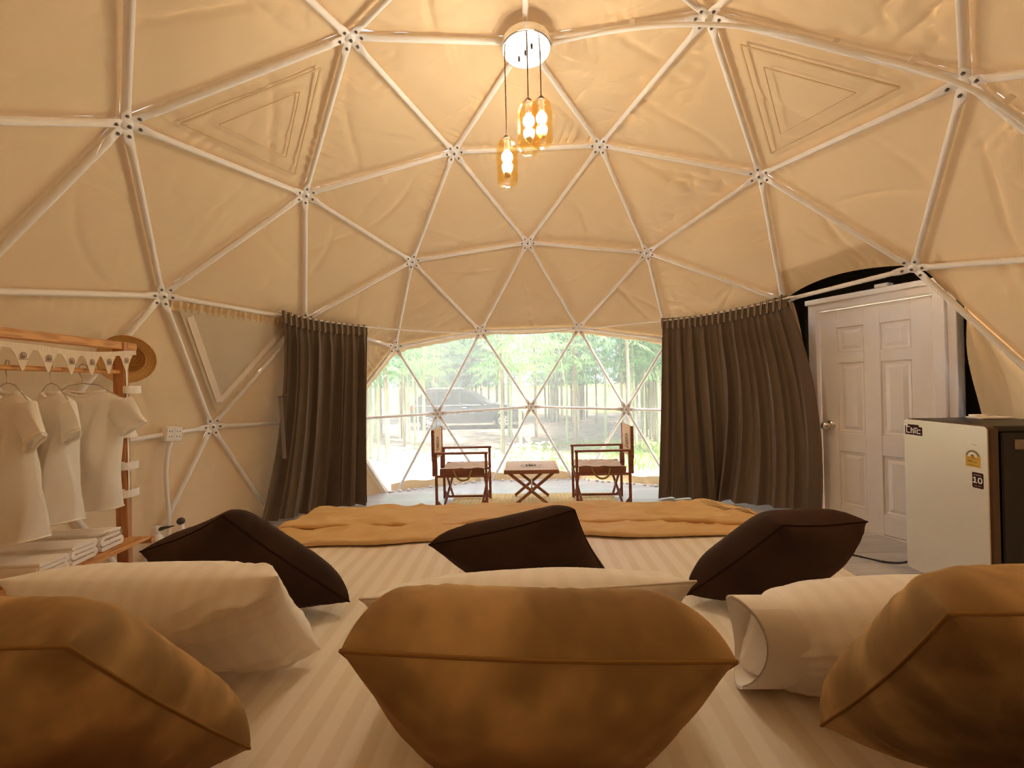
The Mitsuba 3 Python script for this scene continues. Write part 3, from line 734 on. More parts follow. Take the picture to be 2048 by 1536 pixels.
# the open end of that pillowcase
c0, c1 = A(0.520, -1.405, 0.635), A(0.480, -1.575, 0.895)
n_p = unit(np.cross(c1 - c0, A(1, 0, 0)))
ring = []
for a in np.linspace(0, 2 * np.pi, 40, endpoint=False):
    ring.append((c0 + c1) / 2 + (c1 - c0) * 0.50 * math.cos(a) + n_p * 0.085 * math.sin(a) + A(-0.012 - 0.02 * math.sin(a * 2), 0, 0))
ring = np.array(ring); P = np.stack([ring + A(0.09, 0.0, 0.0), ring, ring * 0.92 + ring.mean(0) * 0.08, ring * 0.9 + ring.mean(0) * 0.1 + A(0.08, 0, 0)], 1)
P = np.concatenate([P, P[:1]])
add('open_end', grid(P), 'pillow_inner', pr_, True, 'open hemmed end of the pillowcase')
# dark brown velvet cushions
cushion('cushion', [(-1.10, -0.98, 0.655), (-0.690, -1.115, 0.672), (-1.021, -1.278, 1.035), (-1.430, -1.145, 0.868)], 0.110, 'brown_velvet', 'brown_piping',
        'dark brown velvet cushion with its corner up behind the left white pillow', 'cushion', seed=21, bow=0.035, p=2.6, p2=4.5, ex2=0.42)
cushion('cushion', [(-0.17, -0.98, 0.645), (0.28, -0.977, 0.652), (0.107, -1.190, 1.012), (-0.376, -1.208, 0.908)], 0.105, 'brown_velvet', 'brown_piping',
        'dark brown velvet cushion in the middle of the bed behind the pillows', 'cushion', seed=22, bow=0.035, p=2.6, p2=4.5, ex2=0.42)
cushion('cushion', [(0.512, -1.065, 0.665), (0.95, -0.92, 0.66), (1.160, -1.044, 0.912), (0.766, -1.209, 0.960)], 0.115, 'brown_velvet', 'brown_piping',
        'dark brown velvet cushion behind the right white pillow, nearest the fridge', 'cushion', seed=23, bow=0.035, p=2.6, p2=4.5, ex2=0.42)
cushion('cushion', [(0.21, -2.00, 0.70), (0.72, -2.00, 0.70), (0.73, -2.13, 1.050), (0.22, -2.13, 1.000)], 0.045, 'brown_velvet', None,
        'dark brown cushion of which only the top edge shows at the bottom right', 'cushion', seed=24, bow=0.0, p=4)

# ---------------------------------------------------------------- curtains
def lerp_path(pts):
    pts = np.asarray(pts, float)
    def f(s):
        x = np.asarray(s) * (len(pts) - 1); i = np.clip(np.floor(x).astype(int), 0, len(pts) - 2); w = (x - i)[..., None]
        return pts[i] * (1 - w) + pts[i + 1] * w
    return f
def curtain(label, top, mid, bot, pleats, seed, gather=None):
    t = thing('curtain', label, 'curtain')
    nu, nv = pleats * 18 + 1, 64
    tp, md, bt = (spline(p, nu) for p in (top, mid, bot))
    s = np.linspace(0, 1, nu); v = np.linspace(0, 1, nv)
    r = np.random.default_rng(seed)
    hz = 0.05
    ph = s * pleats * 2 * np.pi
    warp = np.interp(s, np.linspace(0, 1, 9), r.uniform(-1.6, 1.6, 9))
    amp = 0.55 + 0.45 * np.interp(s, np.linspace(0, 1, 14), r.uniform(0.2, 1.3, 14))
    P = np.zeros((nu, nv, 3))
    inw = -(tp * A(1, 1, 0)); inw /= np.linalg.norm(inw, axis=1, keepdims=True)
    side = np.gradient(tp, axis=0); side /= np.linalg.norm(side, axis=1, keepdims=True)
    for j, x in enumerate(v):
        base = tp * (1 - x) * (1 - 2 * x) + md * 4 * x * (1 - x) + bt * x * (2 * x - 1)
        base[:, 2] = tp[:, 2] * (1 - x) + bt[:, 2] * x
        k = min(1, x / 0.12)
        f1 = np.sin(ph); f2 = np.sin(ph * 0.5 + warp + 0.5 * x); f3 = np.sin(ph * 0.31 + 2 * warp)
        if gather is not None: amp = np.where(s > 0.62, 0.45, 0.8)
        a = (0.010 + 0.012 * k) * f1 * (1 - 0.45 * x) + (0.038 * k * amp) * f2 * (0.6 + 1.0 * x) + 0.030 * k * x * f3
        sx = 0.010 * np.cos(ph) * k * (1 - 0.5 * x)
        P[:, j] = base + inw * a[:, None] + side * sx[:, None]
        if gather is not None:
            g0, gw, gs = gather
            w = np.exp(-((s - g0) / gw) ** 2) * np.clip((x - 0.30) / 0.65, 0, 1) ** 1.6
            P[:, j] += (bt[int(g0 * (nu - 1))] - bt)[:, :] * (0.80 * w)[:, None] * A(1, 1, 0) + A(0, 0, 1) * (gs * w)[:, None]
    add('drape', grid(P), 'curtain_cloth', t, True)
    h = np.zeros((nu, 2, 3))
    # heading: stiff pinch pleats standing above the drape
    hd = np.stack([P[:, 0] + A(0, 0, z) + inw * 0.004 for z in (-0.06, 0.0, 0.045)], 1)
    add('heading', grid(hd), 'curtain_cloth', t, True)
    for i in range(pleats):
        k = i * 18 + 4; o = P[k, 0]
        for d in (0.0, -0.010, 0.010):
            a_, b_ = o + inw[k] * 0.016 + side[k] * d + A(0, 0, 0.046), o + inw[k] * 0.022 + side[k] * (d * 0.3) + A(0, 0, -0.075)
            if d == 0: pl = add('pleat', bar(a_, b_, 0.016, 0.012, 0.003, up=inw[k]), 'curtain_cloth', t)
            else: add('pleat_edge', bar(a_ + inw[k] * .009, b_ + inw[k] * .009, 0.003, 0.004, 0.001, up=inw[k]), 'curtain_edge', pl)
    return t, P, inw
LT = [sph(-65.5, 32.2, 2.88), sph(-60, 31.4, 2.89), sph(-52, 31.0, 2.90), sph(-44.6, 31.0, 2.90)]
cl, PL, _ = curtain('dark brown pleated curtain left of the window', LT,
        [(-2.405, 1.22, 1.1), (-2.30, 1.42, 1.1), (-2.08, 1.68, 1.1), (-1.79, 1.82, 1.1)], [(-2.53, 1.09, 0.205), (-2.35, 1.40, 0.185), (-2.09, 1.67, 0.175), (-1.80, 1.83, 0.170)], 15, 4)
RT = [sph(36.0, 31.4, 2.90), sph(45, 31.0, 2.90), sph(55, 31.3, 2.90), sph(64.5, 32.0, 2.90)]
crr, PR, _ = curtain('dark brown pleated curtain between the window and the door', RT,
        [(1.42, 1.99, 1.1), (1.76, 1.84, 1.1), (2.15, 1.50, 1.1), (2.425, 1.06, 1.1)], [(1.36, 1.95, 0.170), (1.77, 1.80, 0.175), (2.15, 1.46, 0.215), (2.425, 1.055, 0.275)], 21, 6, (0.40, 0.17, 0.0))
o = PL[6, 26]
add('tie_strap', cat(bar(o + A(0.0, -0.05, 0.06), o + A(0.03, -0.06, -0.52), 0.035, 0.006, 0.001, up=A(0.8, -0.6, 0)), bar(o + A(-.02, -0.05, 0.05), o + A(.05, -0.05, 0.07), 0.03, 0.006, 0.001)), 'curtain_cloth', cl, label='hanging tie strap')
rail = spline([sph(a, e, 2.905) for a, e in ((-66, 32.6), (-55, 31.9), (-44, 31.6), (-28, 31.4), (-13.6, 31.2), (0, 30.9), (13.6, 31.4), (28, 31.8), (44, 31.7), (55, 32.0), (66, 32.4))], 120)
rl = thing('curtain_rail', 'thin white curtain rail bent along the dome above the window', 'curtain rail')
add('rail', tube(rail, 0.008, 8), 'white_paint', rl, True)
for i in (22, 47, 72, 97): add('bracket', bar(rail[i], rail[i] + out(rail[i]) * 0.085, 0.014, 0.006, 0.002), 'hub_metal', rl)

# ---------------------------------------------------------------- pendant lamp and its conduit
lampt = thing('pendant_lamp', 'three amber glass pendants on a round polished ceiling plate', 'lamp')
cz = 3.44
add('canopy', lathe([(0.0001, 0), (0.140, 0), (0.147, 0.004), (0.147, 0.045), (0.0001, 0.045)], 48, (0.004, -0.09, cz)), 'mirror_steel', lampt, 30, 'round polished steel ceiling plate')
for x, y in ((0.035, -0.12), (-0.002, -0.075), (-0.042, -0.03)):
    add('plate_screw', lathe([(0.0001, -0.014), (0.006, -0.013), (0.006, 0.0)], 10, (x, y, cz)), 'bolt_dark', lampt)
def bulb_mesh(z, r): return lathe([(r * math.sin(a) + 1e-4, z - r * math.cos(a)) for a in np.linspace(0, math.pi, 14)], 20)
for x, y, zt, zb in ((-0.128, -0.089, 2.925, 2.640), (0.006, -0.176, 3.080, 2.780), (0.086, -0.074, 3.160, 2.875)):
    o = A(x, y, 0)
    add('cord', tube([(x, y, cz), (x, y, zt)], 0.0032, 8), 'cord_brown', lampt)
    H = zt - 0.012 - zb
    sh = add('shade', lathe([(0.012, zt - 0.012), (0.03, zt - 0.014), (0.05, zt - 0.03), (0.061, zt - 0.06), (0.064, zt - 0.10), (0.064, zb + 0.05), (0.060, zb + 0.015), (0.050, zb)], 36, o), 'amber_glass', lampt, True, 'amber glass bell shade')
    add('cap', lathe([(0.0001, zt + 0.012), (0.010, zt + 0.010), (0.020, zt - 0.004), (0.024, zt - 0.016), (0.0001, zt - 0.016)], 20, o), 'cord_brown', sh, True)
    add('socket', lathe([(0.016, zt - 0.016), (0.018, zt - 0.05), (0.018, zt - 0.085), (0.0001, zt - 0.085)], 16, o), 'cord_brown', sh, 30)
    for zz, r in ((zt - 0.122, 0.034), (zt - 0.225, 0.022)):  # the lower, unlit ball stands in for the upper one's reflection in the glass
        key = add('bulb_or_reflection', bulb_mesh(zz, r), 'bulb_or_reflection_white', sh, True)
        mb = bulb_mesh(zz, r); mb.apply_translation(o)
        scene[key] = {**mikit.ply(mb, 'bulb_or_reflection_white', True), **({'emitter': {'type': 'area', 'radiance': rgb(*BULB)}} if r > 0.03 else {})}
con = thing('cable_conduit', 'white plastic cable conduit running from the lamp plate along the right roof tubes', 'conduit')
n1, n2, n3 = (NODE[node(108, e)] for e in (69.92, 46.64, 26.57))
inn = lambda p, k: p - out(p) * k
n0 = NODE[ZEN]
cp = spline([sph(a_, e_, r_) for a_, e_, r_ in ((109.9, 86.8, 2.94), (109.6, 78.2, 2.935), (110.4, 69.6, 2.925), (108.9, 62.6, 2.94), (108.5, 53.4, 2.94), (110.2, 46.2, 2.925), (109.6, 41, 2.93), (108.4, 36, 2.93), (107.5, 28, 2.93))], 90)
add('pipe', tube(cp, 0.011, 10), 'white_paint', con, True)
for i in (14, 26, 44, 54, 66): add('clip', bar(cp[i], cp[i] + out(cp[i]) * 0.05, 0.012, 0.03, 0.003), 'white_plastic', con)

# ---------------------------------------------------------------- fridge
FA, FB = A(2.355, 0.153, 0), A(2.330, -0.346, 0)                      # front face, its far and near vertical edges
FX = unit(FB - FA); FO = A(FX[1], -FX[0], 0); FO = FO * np.sign(FO[0]) # along the front, and into the fridge
FH = 1.16
fr_ = thing('fridge', 'small single door fridge with a champagne front and black sides', 'fridge')
def fbox(s0, s1, z0, z1, o0, o1, c=0.004): return cbox(FA + FX * (s0 + s1) / 2 + FO * (o0 + o1) / 2 + A(0, 0, (z0 + z1) / 2), (s1 - s0, o1 - o0, z1 - z0), c, (FX, FO, A(0, 0, 1)))
def rrect(w, h, r): return sg.box(r, r, w - r, h - r).buffer(r, 8)
add('body', fbox(0.006, 0.494, FZ + 0.05, FH - 0.035, 0.072, 0.52, 0.006), 'fridge_dark', fr_)
add('top', fbox(0.002, 0.498, FH - 0.035, FH - 0.004, 0.035, 0.53, 0.008), 'fridge_dark', fr_)
Z_ = A(0, 0, 1)
add('door', flat(rrect(0.493, FH - FZ - 0.066, 0.022), 0.006, FA + FX * 0.003 + FO * 0.006 + A(0, 0, FZ + 0.058), FX, Z_), 'fridge_face', fr_, label='champagne coloured door front')
add('door_frame', fbox(0.0, 0.499, FZ + 0.055, FH - 0.005, 0.008, 0.062, 0.012), 'fridge_edge', fr_)
add('foot', fbox(0.03, 0.08, FZ, FZ + 0.055, 0.06, 0.11), 'fridge_dark', fr_); add('foot', fbox(0.42, 0.47, FZ, FZ + 0.055, 0.06, 0.11), 'fridge_dark', fr_)
add('foot', fbox(0.03, 0.08, FZ, FZ + 0.055, 0.43, 0.48), 'fridge_dark', fr_); add('foot', fbox(0.42, 0.47, FZ, FZ + 0.055, 0.43, 0.48), 'fridge_dark', fr_)
def fp(s, z, o=-0.0012): return FA + FX * s + FO * o + A(0, 0, z)
def fpoly(poly, s, z, d=0.001, o=0.0): return flat(poly, d, fp(s, z, o), FX, Z_)
lg = add('logo_plate', fpoly(sg.box(0, 0, 0.118, 0.052).union(sg.box(0.02, 0.052, 0.095, 0.064)), 0.012, 1.058), 'sticker_plum', fr_, label='dark logo plate with pale letters')
def strokes(rects): return shapely.union_all([sg.box(*r) for r in rects])
w_ = 0.0055
lg_rects = [(0.010, 0.010, 0.036, 0.010 + w_), (0.010, 0.010, 0.010 + w_, 0.052), (0.010, 0.046, 0.036, 0.052),
            (0.042, 0.010, 0.042 + w_, 0.046), (0.042, 0.032, 0.062, 0.032 + w_), (0.0565, 0.010, 0.062, 0.036),
            (0.069, 0.010, 0.069 + w_, 0.036), (0.064, 0.040, 0.088, 0.040 + w_),
            (0.083, 0.010, 0.108, 0.010 + w_), (0.083, 0.010, 0.083 + w_, 0.036), (0.083, 0.031, 0.108, 0.031 + w_)]
add('logo_letters', fpoly(strokes(lg_rects), 0.012, 1.058, 0.0012, -0.0012), 'sticker_white', lg)
yl = add('energy_label', fpoly(sg.box(0, 0, 0.076, 0.062).union(sg.Point(0.038, 0.055).buffer(0.036)), 0.385, 0.930), 'sticker_yellow', fr_, label='yellow energy rating sticker')
add('gauge', fpoly(sg.Point(0.038, 0.055).buffer(0.035).difference(sg.Point(0.038, 0.055).buffer(0.026)).intersection(sg.box(0, 0.06, 0.08, 0.1)), 0.385, 0.930, 0.001, -0.0012), 'sticker_green', yl)
add('gauge', fpoly(sg.Point(0.038, 0.055).buffer(0.025).difference(sg.Point(0.038, 0.055).buffer(0.013)).intersection(sg.box(0, 0.055, 0.08, 0.1)), 0.385, 0.930, 0.001, -0.0012), 'sticker_white', yl)
add('figure', text('5', 0.016, fp(0.385 + 0.038, 0.930 + 0.056, -0.0012), FX, Z_, 0.001, True), 'print_brown', yl)
add('gauge', fpoly(strokes([(0.012, 0.026, 0.034, 0.034), (0.04, 0.024, 0.062, 0.027), (0.006, 0.008, 0.070, 0.011), (0.006, 0.044, 0.070, 0.0455)]), 0.385, 0.930, 0.001, -0.0012), 'sticker_green', yl)
wl = add('warranty_label', fpoly(rrect(0.056, 0.082, 0.005), 0.418, 0.822), 'sticker_plum', fr_, label='dark plum sticker with the figure 10')
add('figure', text('10', 0.030, fp(0.418 + 0.028, 0.822 + 0.042, -0.0012), FX, Z_, 0.001, True), 'sticker_white', wl)
add('figure', fpoly(strokes([(0.008, 0.066, 0.048, 0.072), (0.012, 0.010, 0.024, 0.014), (0.028, 0.010, 0.046, 0.014)]), 0.418, 0.822, 0.001, -0.0012), 'print_grey', wl)
add('brand_lettering', text('Haier', 0.012, fp(0.425, 1.050, -0.0002), FX, Z_, 0.0008, True), 'sticker_white', fr_)
add('side_plate', cbox(FA + FX * 0.4955 + FO * 0.20 + A(0, 0, 1.06), (0.004, 0.14, 0.05), 0.001, (FX, FO, Z_)), 'label_plate', fr_)
add('tray', cat(cbox(FA + FX * 0.10 + FO * 0.40 + A(0, 0, FH + 0.002), (0.10, 0.17, 0.010), 0.003, (FX, FO, Z_)), cbox(FA + FX * 0.08 + FO * 0.36 + A(0, 0, FH + 0.013), (0.05, 0.07, 0.014), 0.004, (FX, FO, Z_))), 'white_plastic',
    label='small white plastic holder lying on top of the fridge', cat='holder')
add('cable', tube(spline(np.array([(2.42, 0.17, 0.25), (2.36, 0.30, 0.171), (2.20, 0.46, 0.168), (1.90, 0.56, 0.168), (1.66, 0.60, 0.168), (1.40, 0.50, 0.168)]), 50), 0.007, 6), 'fridge_dark', None, True,
    'black power cable curving over the floor beside the fridge', 'cable')

# ---------------------------------------------------------------- clothes rack with its things
RP = A(-2.418, -0.233, 0); RU = unit((0.137, -0.9906, 0)); RV = A(-RU[1], RU[0], 0)
def rk(s, v, z): return RP + RU * s + RV * v + A(0, 0, z)
rack = thing('clothes_rack', 'wooden clothes rack with a slatted lower shelf at the left wall', 'clothes rack')
RE = 1.25
add('post', bar(rk(0.015, 0, FZ), rk(0.015, 0, 1.735), 0.062, 0.036, 0.003, up=RU), 'rack_wood_post', rack)
add('post', bar(rk(RE, 0, FZ), rk(RE, 0, 1.735), 0.062, 0.036, 0.003, up=RU), 'rack_wood_post', rack)
add('top_rail', bar(rk(-0.075, 0, 1.712), rk(RE + .07, 0, 1.712), 0.05, 0.044, 0.004), 'rack_wood', rack)
add('hanging_rod', tube([rk(0.0, 0, 1.56), rk(RE, 0, 1.56)], 0.0125, 14), 'rack_wood', rack, True)
add('shelf_frame', bar(rk(-0.02, -0.30, 0.565), rk(-0.0, 0.145, 0.565), 0.03, 0.035), 'rack_wood', rack)
add('shelf_frame', bar(rk(RE, -0.30, 0.565), rk(RE, 0.145, 0.565), 0.03, 0.035), 'rack_wood', rack)
for i, v_ in enumerate(np.linspace(-0.28, 0.135, 8)):
    add('shelf_slat', bar(rk(-0.04 + 0.01 * i, v_, 0.589), rk(RE + .03, v_, 0.589), 0.036, 0.014, 0.003), 'rack_wood', rack)
for s in (0.015, RE): add('foot', bar(rk(s, -0.24, FZ + 0.02), rk(s, 0.24, FZ + 0.02), 0.04, 0.04), 'rack_wood_post', rack)

# garland of pennants
gar = thing('bunting', 'cream pennant bunting strung under the top rail of the clothes rack', 'bunting')
GS = [(-0.045, 1.69), (0.023, 1.655), (0.138, 1.640), (0.24, 1.632), (0.351, 1.626), (0.463, 1.630), (0.575, 1.640), (0.70, 1.655), (0.83, 1.67), (0.96, 1.68)]
gs = np.array(GS)[:, 0]
def gtop(s): return 1.688 - 0.020 * math.sin(math.pi * min(max((s + 0.05) / 1.05, 0), 1)) - 0.014 * math.sin(math.pi * min(max(s / .5, 0), 1))
ts = np.linspace(-0.05, 1.05, 80)
add('tape', cat(*[bar(rk(a, 0.035, gtop(a) - 0.012), rk(b, 0.035, gtop(b) - 0.012), 0.003, 0.026, 0.0008) for a, b in zip(ts[:-1], ts[1:])]), 'flag_cloth', gar)
def emblem(k):
    """Arch, trunk bars and a ground line, as printed on the cloth; unit height about 1."""
    arch = sg.Point(0, 0.55).buffer(0.36, 12).union(sg.box(-0.36, 0.1, 0.36, 0.55)); inner = sg.Point(0, 0.55).buffer(0.29, 12).union(sg.box(-0.29, 0.0, 0.29, 0.55))
    g = [arch.difference(inner).intersection(sg.box(-1, 0.12, 1, 2)), sg.box(-0.14, 0.12, -0.06, 0.72), sg.box(0.05, 0.12, 0.13, 0.62), sg.box(-0.24, 0.30, 0.24, 0.36), sg.box(-0.30, 0.12, 0.30, 0.17), sg.box(-0.55, -0.04, 0.55, 0.02)]
    return shapely.affinity.scale(shapely.union_all(g), k, k, origin=(0, 0))
import shapely.affinity
for i, s in enumerate(gs[1:]):
    w = 0.048; zt = gtop(s) - 0.022; o = rk(s, 0.034, zt)
    poly = sg.Polygon([(-w, 0), (w, 0), (0.030, -0.03), (0.004, -0.100), (-0.004, -0.100), (-0.030, -0.03)])
    f_ = add('flag', flat(poly, 0.002, o, -RU, Z_), 'flag_cloth', gar)
    m_ = flat(emblem(0.034), 0.0008, rk(s, 0.0365, zt - 0.048), -RU, Z_)
    m_.vertices = m_.vertices + RV * 0.0035
    add('emblem', m_, 'print_brown', f_)

# straw hat on the end of the top rail
hat_o = A(-2.610, -0.02, 1.655); hz = unit((-0.42, 0.88, 0.10)); hu = unit(np.cross(hz, Z_)); hv = np.cross(hu, hz)
hp = [(0.150, -0.012), (0.136, -0.004), (0.115, 0.004), (0.092, 0.004), (0.086, 0.02), (0.080, 0.07), (0.066, 0.098), (0.03, 0.108), (0.0005, 0.108)]
hm = lathe(hp, 56); uvh = np.repeat(np.linspace(0, 1, len(hp)), 56); uvh = np.stack([np.tile(np.arange(56) / 56, len(hp)), uvh * .3], 1)
hm.vertices[:, 2] += 0.016 * np.cos(2 * np.arctan2(hm.vertices[:, 1], hm.vertices[:, 0]) + 0.6) * (np.hypot(hm.vertices[:, 0], hm.vertices[:, 1]) > 0.1)
hm2 = hm.copy(); hm2.vertices[:, 2] += 0.004; hm2.invert()
hm = cat(hm, hm2); hm.apply_transform(frame(hat_o, hu, hv, hz))
ht = thing('straw_hat', 'straw sun hat hanging on the end of the clothes rack', 'hat')
add('crown_and_brim', hm, 'straw', ht, True, uv=np.vstack([uvh, uvh]))
br = lathe([(0.150, -0.014), (0.153, -0.010), (0.150, -0.006), (0.147, -0.010), (0.150, -0.014)], 56)
br.vertices[:, 2] += 0.016 * np.cos(2 * np.arctan2(br.vertices[:, 1], br.vertices[:, 0]) + 0.6)
br.apply_transform(frame(hat_o, hu, hv, hz)); add('brim_edge', br, 'rack_wood', ht, True)

# white tape with cloth loops on the post
st = thing('strap_hanger', 'white tape with cloth loops hanging down the end post of the clothes rack', 'strap')
add('tape', bar(rk(0.02, 0.035, 0.86), rk(0.02, 0.035, 1.68), 0.012, 0.002, 0.0006, up=RV), 'towel_cotton', st)
for i, z in enumerate((1.455, 1.19, 1.005, 0.855)):
    a = np.linspace(0, 2 * np.pi, 28, endpoint=False)
    c_ = rk(0.015 - (0.012 if i == 0 else -0.018), 0.05, z)
    P = np.stack([c_ + RU * (0.052 * np.cos(a) * -1)[:, None] + RV * (0.030 * np.sin(a))[:, None] + A(0, 0, zz + .012 * math.sin(i)) for zz in (-0.022, 0.022)], 1)
    if i == 1: P = P * 1.0; P[:, 1] += (RU * 0.02)
    P = np.concatenate([P, P[:1]]); Pi = P.copy(); cc = P.mean(axis=(0, 1)); Pi = cc + (P - cc) * A(0.93, 0.93, 1.0)
    add('loop', cat(grid(P), grid(Pi, True)), 'towel_cotton', st, True)

# T shirts on wire hangers
def tee(s, v0, z0, seed, label, sc=1.0, yaw=0.0, hem=0.0, width=1.0):
    t = thing('t_shirt', label, 't-shirt', 'white t-shirts on the rack')
    ux = unit(RV * math.cos(yaw) + RU * math.sin(yaw)); uy = np.cross(Z_, ux)
    o = rk(s, v0, z0)
    nr_, nz = 64, 60
    a = np.linspace(0, 2 * np.pi, nr_, endpoint=False)
    zs = np.concatenate([np.linspace(0, 0.055, 8), np.linspace(0.07, 0.655, nz - 8)])
    P = np.zeros((nr_, nz, 3)); r = np.random.default_rng(seed)
    for j, z in enumerate(zs):
        if z <= 0.055: hw = 0.085 + (0.205 - 0.085) * (z / 0.055) ** 1.15; dp_ = 0.012 + 0.028 * (z / 0.055)
        else: hw = 0.205 - 0.035 * min(1, (z - 0.055) / 0.14) + 0.006 * (z / 0.65); dp_ = 0.040 + 0.030 * min(1, z / 0.4)
        hw *= width
        q = np.sign(np.cos(a)) * np.abs(np.cos(a)) ** 0.8 * hw
        fold = (0.014 * np.sin(q * 34 + 2 * np.sin(z * 6 + seed) + seed) + 0.010 * np.sin(q * 71 + seed * 2 + z * 9)) * min(1, z / 0.18)
        dpt = np.sign(np.sin(a)) * np.abs(np.sin(a)) ** 0.7 * dp_ + fold
        zz = z * sc + hem * (q / hw) * max(0, z - 0.3)
        neck = 0.030 * np.exp(-(q / 0.07) ** 2) * np.exp(-z / 0.03) * np.where(np.sin(a) > 0, 0.5, 1.3)
        P[:, j] = o + np.outer(q * sc, ux) + np.outer(dpt, uy) - np.outer(zz + neck, Z_)
    P = np.concatenate([P, P[:1]])
    add('body', grid(P), 'tee_cotton', t, True)
    for sg_ in (-1, 1):
        b0, b1 = o + ux * sg_ * 0.165 * sc * width - Z_ * 0.085 * sc, o + ux * sg_ * (0.250 * sc * width) - Z_ * 0.225 * sc
        ax = unit(b1 - b0); w_ax = unit(np.cross(uy, ax)); m_ = 12
        Q = np.zeros((m_, 41, 3)); al = np.linspace(0, 2 * np.pi, 41)
        for k in range(m_):
            x = k / (m_ - 1); ra = 0.078 + 0.006 * math.sin(5 * x + seed); rb = 0.028 - 0.006 * x
            Q[k] = b0 + (b1 - b0) * x + np.outer(np.cos(al) * ra * sc, w_ax) + np.outer(np.sin(al) * rb + 0.005 * np.sin(al * 4 + seed + 3 * x), uy)
        sl = add('sleeve', grid(Q), 'tee_cotton', t, True)
        add('cuff', tube(Q[-2][:-1], 0.004, 6, closed=True), 'towel_cotton', sl, True)
    nk = P[:-1, 1] + A(0, 0, 0.002)
    add('collar', tube(nk, 0.008, 6, closed=True), 'towel_cotton', t, True)
    add('hem_band', tube(P[:-1, -1], 0.004, 6, closed=True), 'towel_cotton', t, True)
    # wire hanger
    hk = rk(s, v0, 1.572); h = thing('hanger', 'wire hanger holding the ' + label[len('white t-shirt '):].replace('hanging ', 't-shirt '), 'hanger', 'wire hangers')
    hookp = [hk + ux * 0.022 * math.cos(b) + Z_ * (0.022 * math.sin(b) - 0.010 + .01) for b in np.linspace(-0.4, math.pi, 12)]
    hookp = hookp + [hk - ux * 0.022 - Z_ * 0.02, hk - ux * .004 - Z_ * 0.055, hk - Z_ * 0.08]
    sh0 = o + A(0, 0, 0.018)
    add('hook', tube(np.array(hookp), 0.0025, 6), 'wire_metal', h, True)
    e = hk - Z_ * 0.08
    for sg_ in (-1, 1): add('arm', tube([e, e + (sh0 - e) * 0.6 + ux * sg_ * 0.07, o + ux * sg_ * 0.185 * sc - Z_ * 0.045], 0.0025, 6), 'wire_metal', h, True)
tee(0.233, -0.012, 1.458, 1, 'white t-shirt hanging nearest the end post of the rack', 0.97, 0.0, -0.02)
tee(0.41, -0.002, 1.455, 5, 'white t-shirt hanging between the two others on the rack', 1.0, 0.55, -0.10, 0.92)
tee(0.59, -0.010, 1.458, 9, 'white t-shirt hanging at the left edge of the photo', 1.03, 0.5, -0.08, 0.95)

# folded towels on the shelf
def towel(s, z, v1, L, w, h, label, seed):
    t = thing('towel', label, 'towel', 'folded white towels on the rack shelf')
    th = h * 0.16; pts = []
    # folded-over stack seen from its end
    for k in range(4):
        y0, y1 = (-w / 2 + th, w / 2 - th) if k % 2 == 0 else (w / 2 - th, -w / 2 + th)
        zz = th * 0.7 + k * (h - th * 1.4) / 3
        pts += [(y, zz + 0.003 * math.sin(9 * y + k)) for y in np.linspace(y0, y1, 8)]
    sp = spline(np.array([(a, b, 0) for a, b in pts]), 90)[:, :2]
    line = sg.LineString(sp).buffer(th * 0.62, 4)
    if line.geom_type != 'Polygon': line = max(line.geoms, key=lambda g: g.area)
    core = sg.Polygon(line.exterior)
    m_ = flat(line, L, rk(s, v1 - L, z), -RU, Z_)
    d_ = np.sign((m_.vertices.mean(0) - rk(s, v1 - L, z)) @ RV)
    if d_ < 0: m_.vertices = m_.vertices + RV * L
    m_.vertices = m_.vertices + 0.006 * (meshkit.noise(m_.vertices * 14, seed)[:, None] - .5) * A(1, 1, 1)
    add('cloth', m_, 'towel_cotton', t, 40)
    wrap = shapely.affinity.translate(sg.box(-w / 2 + h * .45, h * .45, w / 2 - h * .45, h * .55).buffer(h * 0.46), 0, 0)
    m_ = flat(wrap.difference(wrap.buffer(-0.006)), L - 0.01, rk(s, v1 - L, z), -RU, Z_)
    d_ = np.sign((m_.vertices.mean(0) - rk(s, v1 - L, z)) @ RV)
    if d_ < 0: m_.vertices = m_.vertices + RV * L
    add('outer_fold', m_, 'towel_cotton', t, 40)
towel(0.20, 0.600, 0.085, 0.44, 0.14, 0.098, 'folded white towel nearest the end post on the rack shelf', 1)
towel(0.37, 0.600, 0.095, 0.46, 0.14, 0.092, 'folded white towel in the middle of the row on the rack shelf', 2)
towel(0.54, 0.600, 0.115, 0.48, 0.14, 0.085, 'folded white towel at the near end of the row on the rack shelf', 3)

# socket box, its conduit, two bottles
ob = thing('outlet', 'white surface socket box on the left dome tube', 'socket')
oo = A(-2.815, 0.525, 1.112); ox = unit((0.31, 0.95, -0.11)); on = unit((0.85, -0.52, 0.0)); on = unit(on - ox * (on @ ox)); oz = np.cross(ox, on); oz = oz * np.sign(oz[2])
add('box', cbox(oo, (0.115, 0.06, 0.115), 0.006, (ox, on, oz)), 'white_plastic', ob)
for k in (-1, 1):
    fp_ = add('face_plate', cbox(oo + on * 0.031 + ox * 0.027 * k, (0.046, 0.004, 0.085), 0.001, (ox, on, oz)), 'sticker_white', ob)
    for j in (-1, 1):
        for w in (-0.009, 0.009): add('slot', cbox(oo + on * 0.0335 + ox * (0.027 * k + w) + oz * 0.02 * j, (0.004, 0.002, 0.012), 0.0004, (ox, on, oz)), 'black_hole', fp_)
add('conduit_pipe', tube(spline([oo - oz * 0.055, oo - oz * 0.3 + A(-0.005, -.005, 0), oo * A(1, 1, 0) + A(-0.02, -0.02, 0.45), oo * A(1, 1, 0) + A(-0.035, -0.05, FZ)], 24), 0.014, 10), 'white_paint', ob, True)
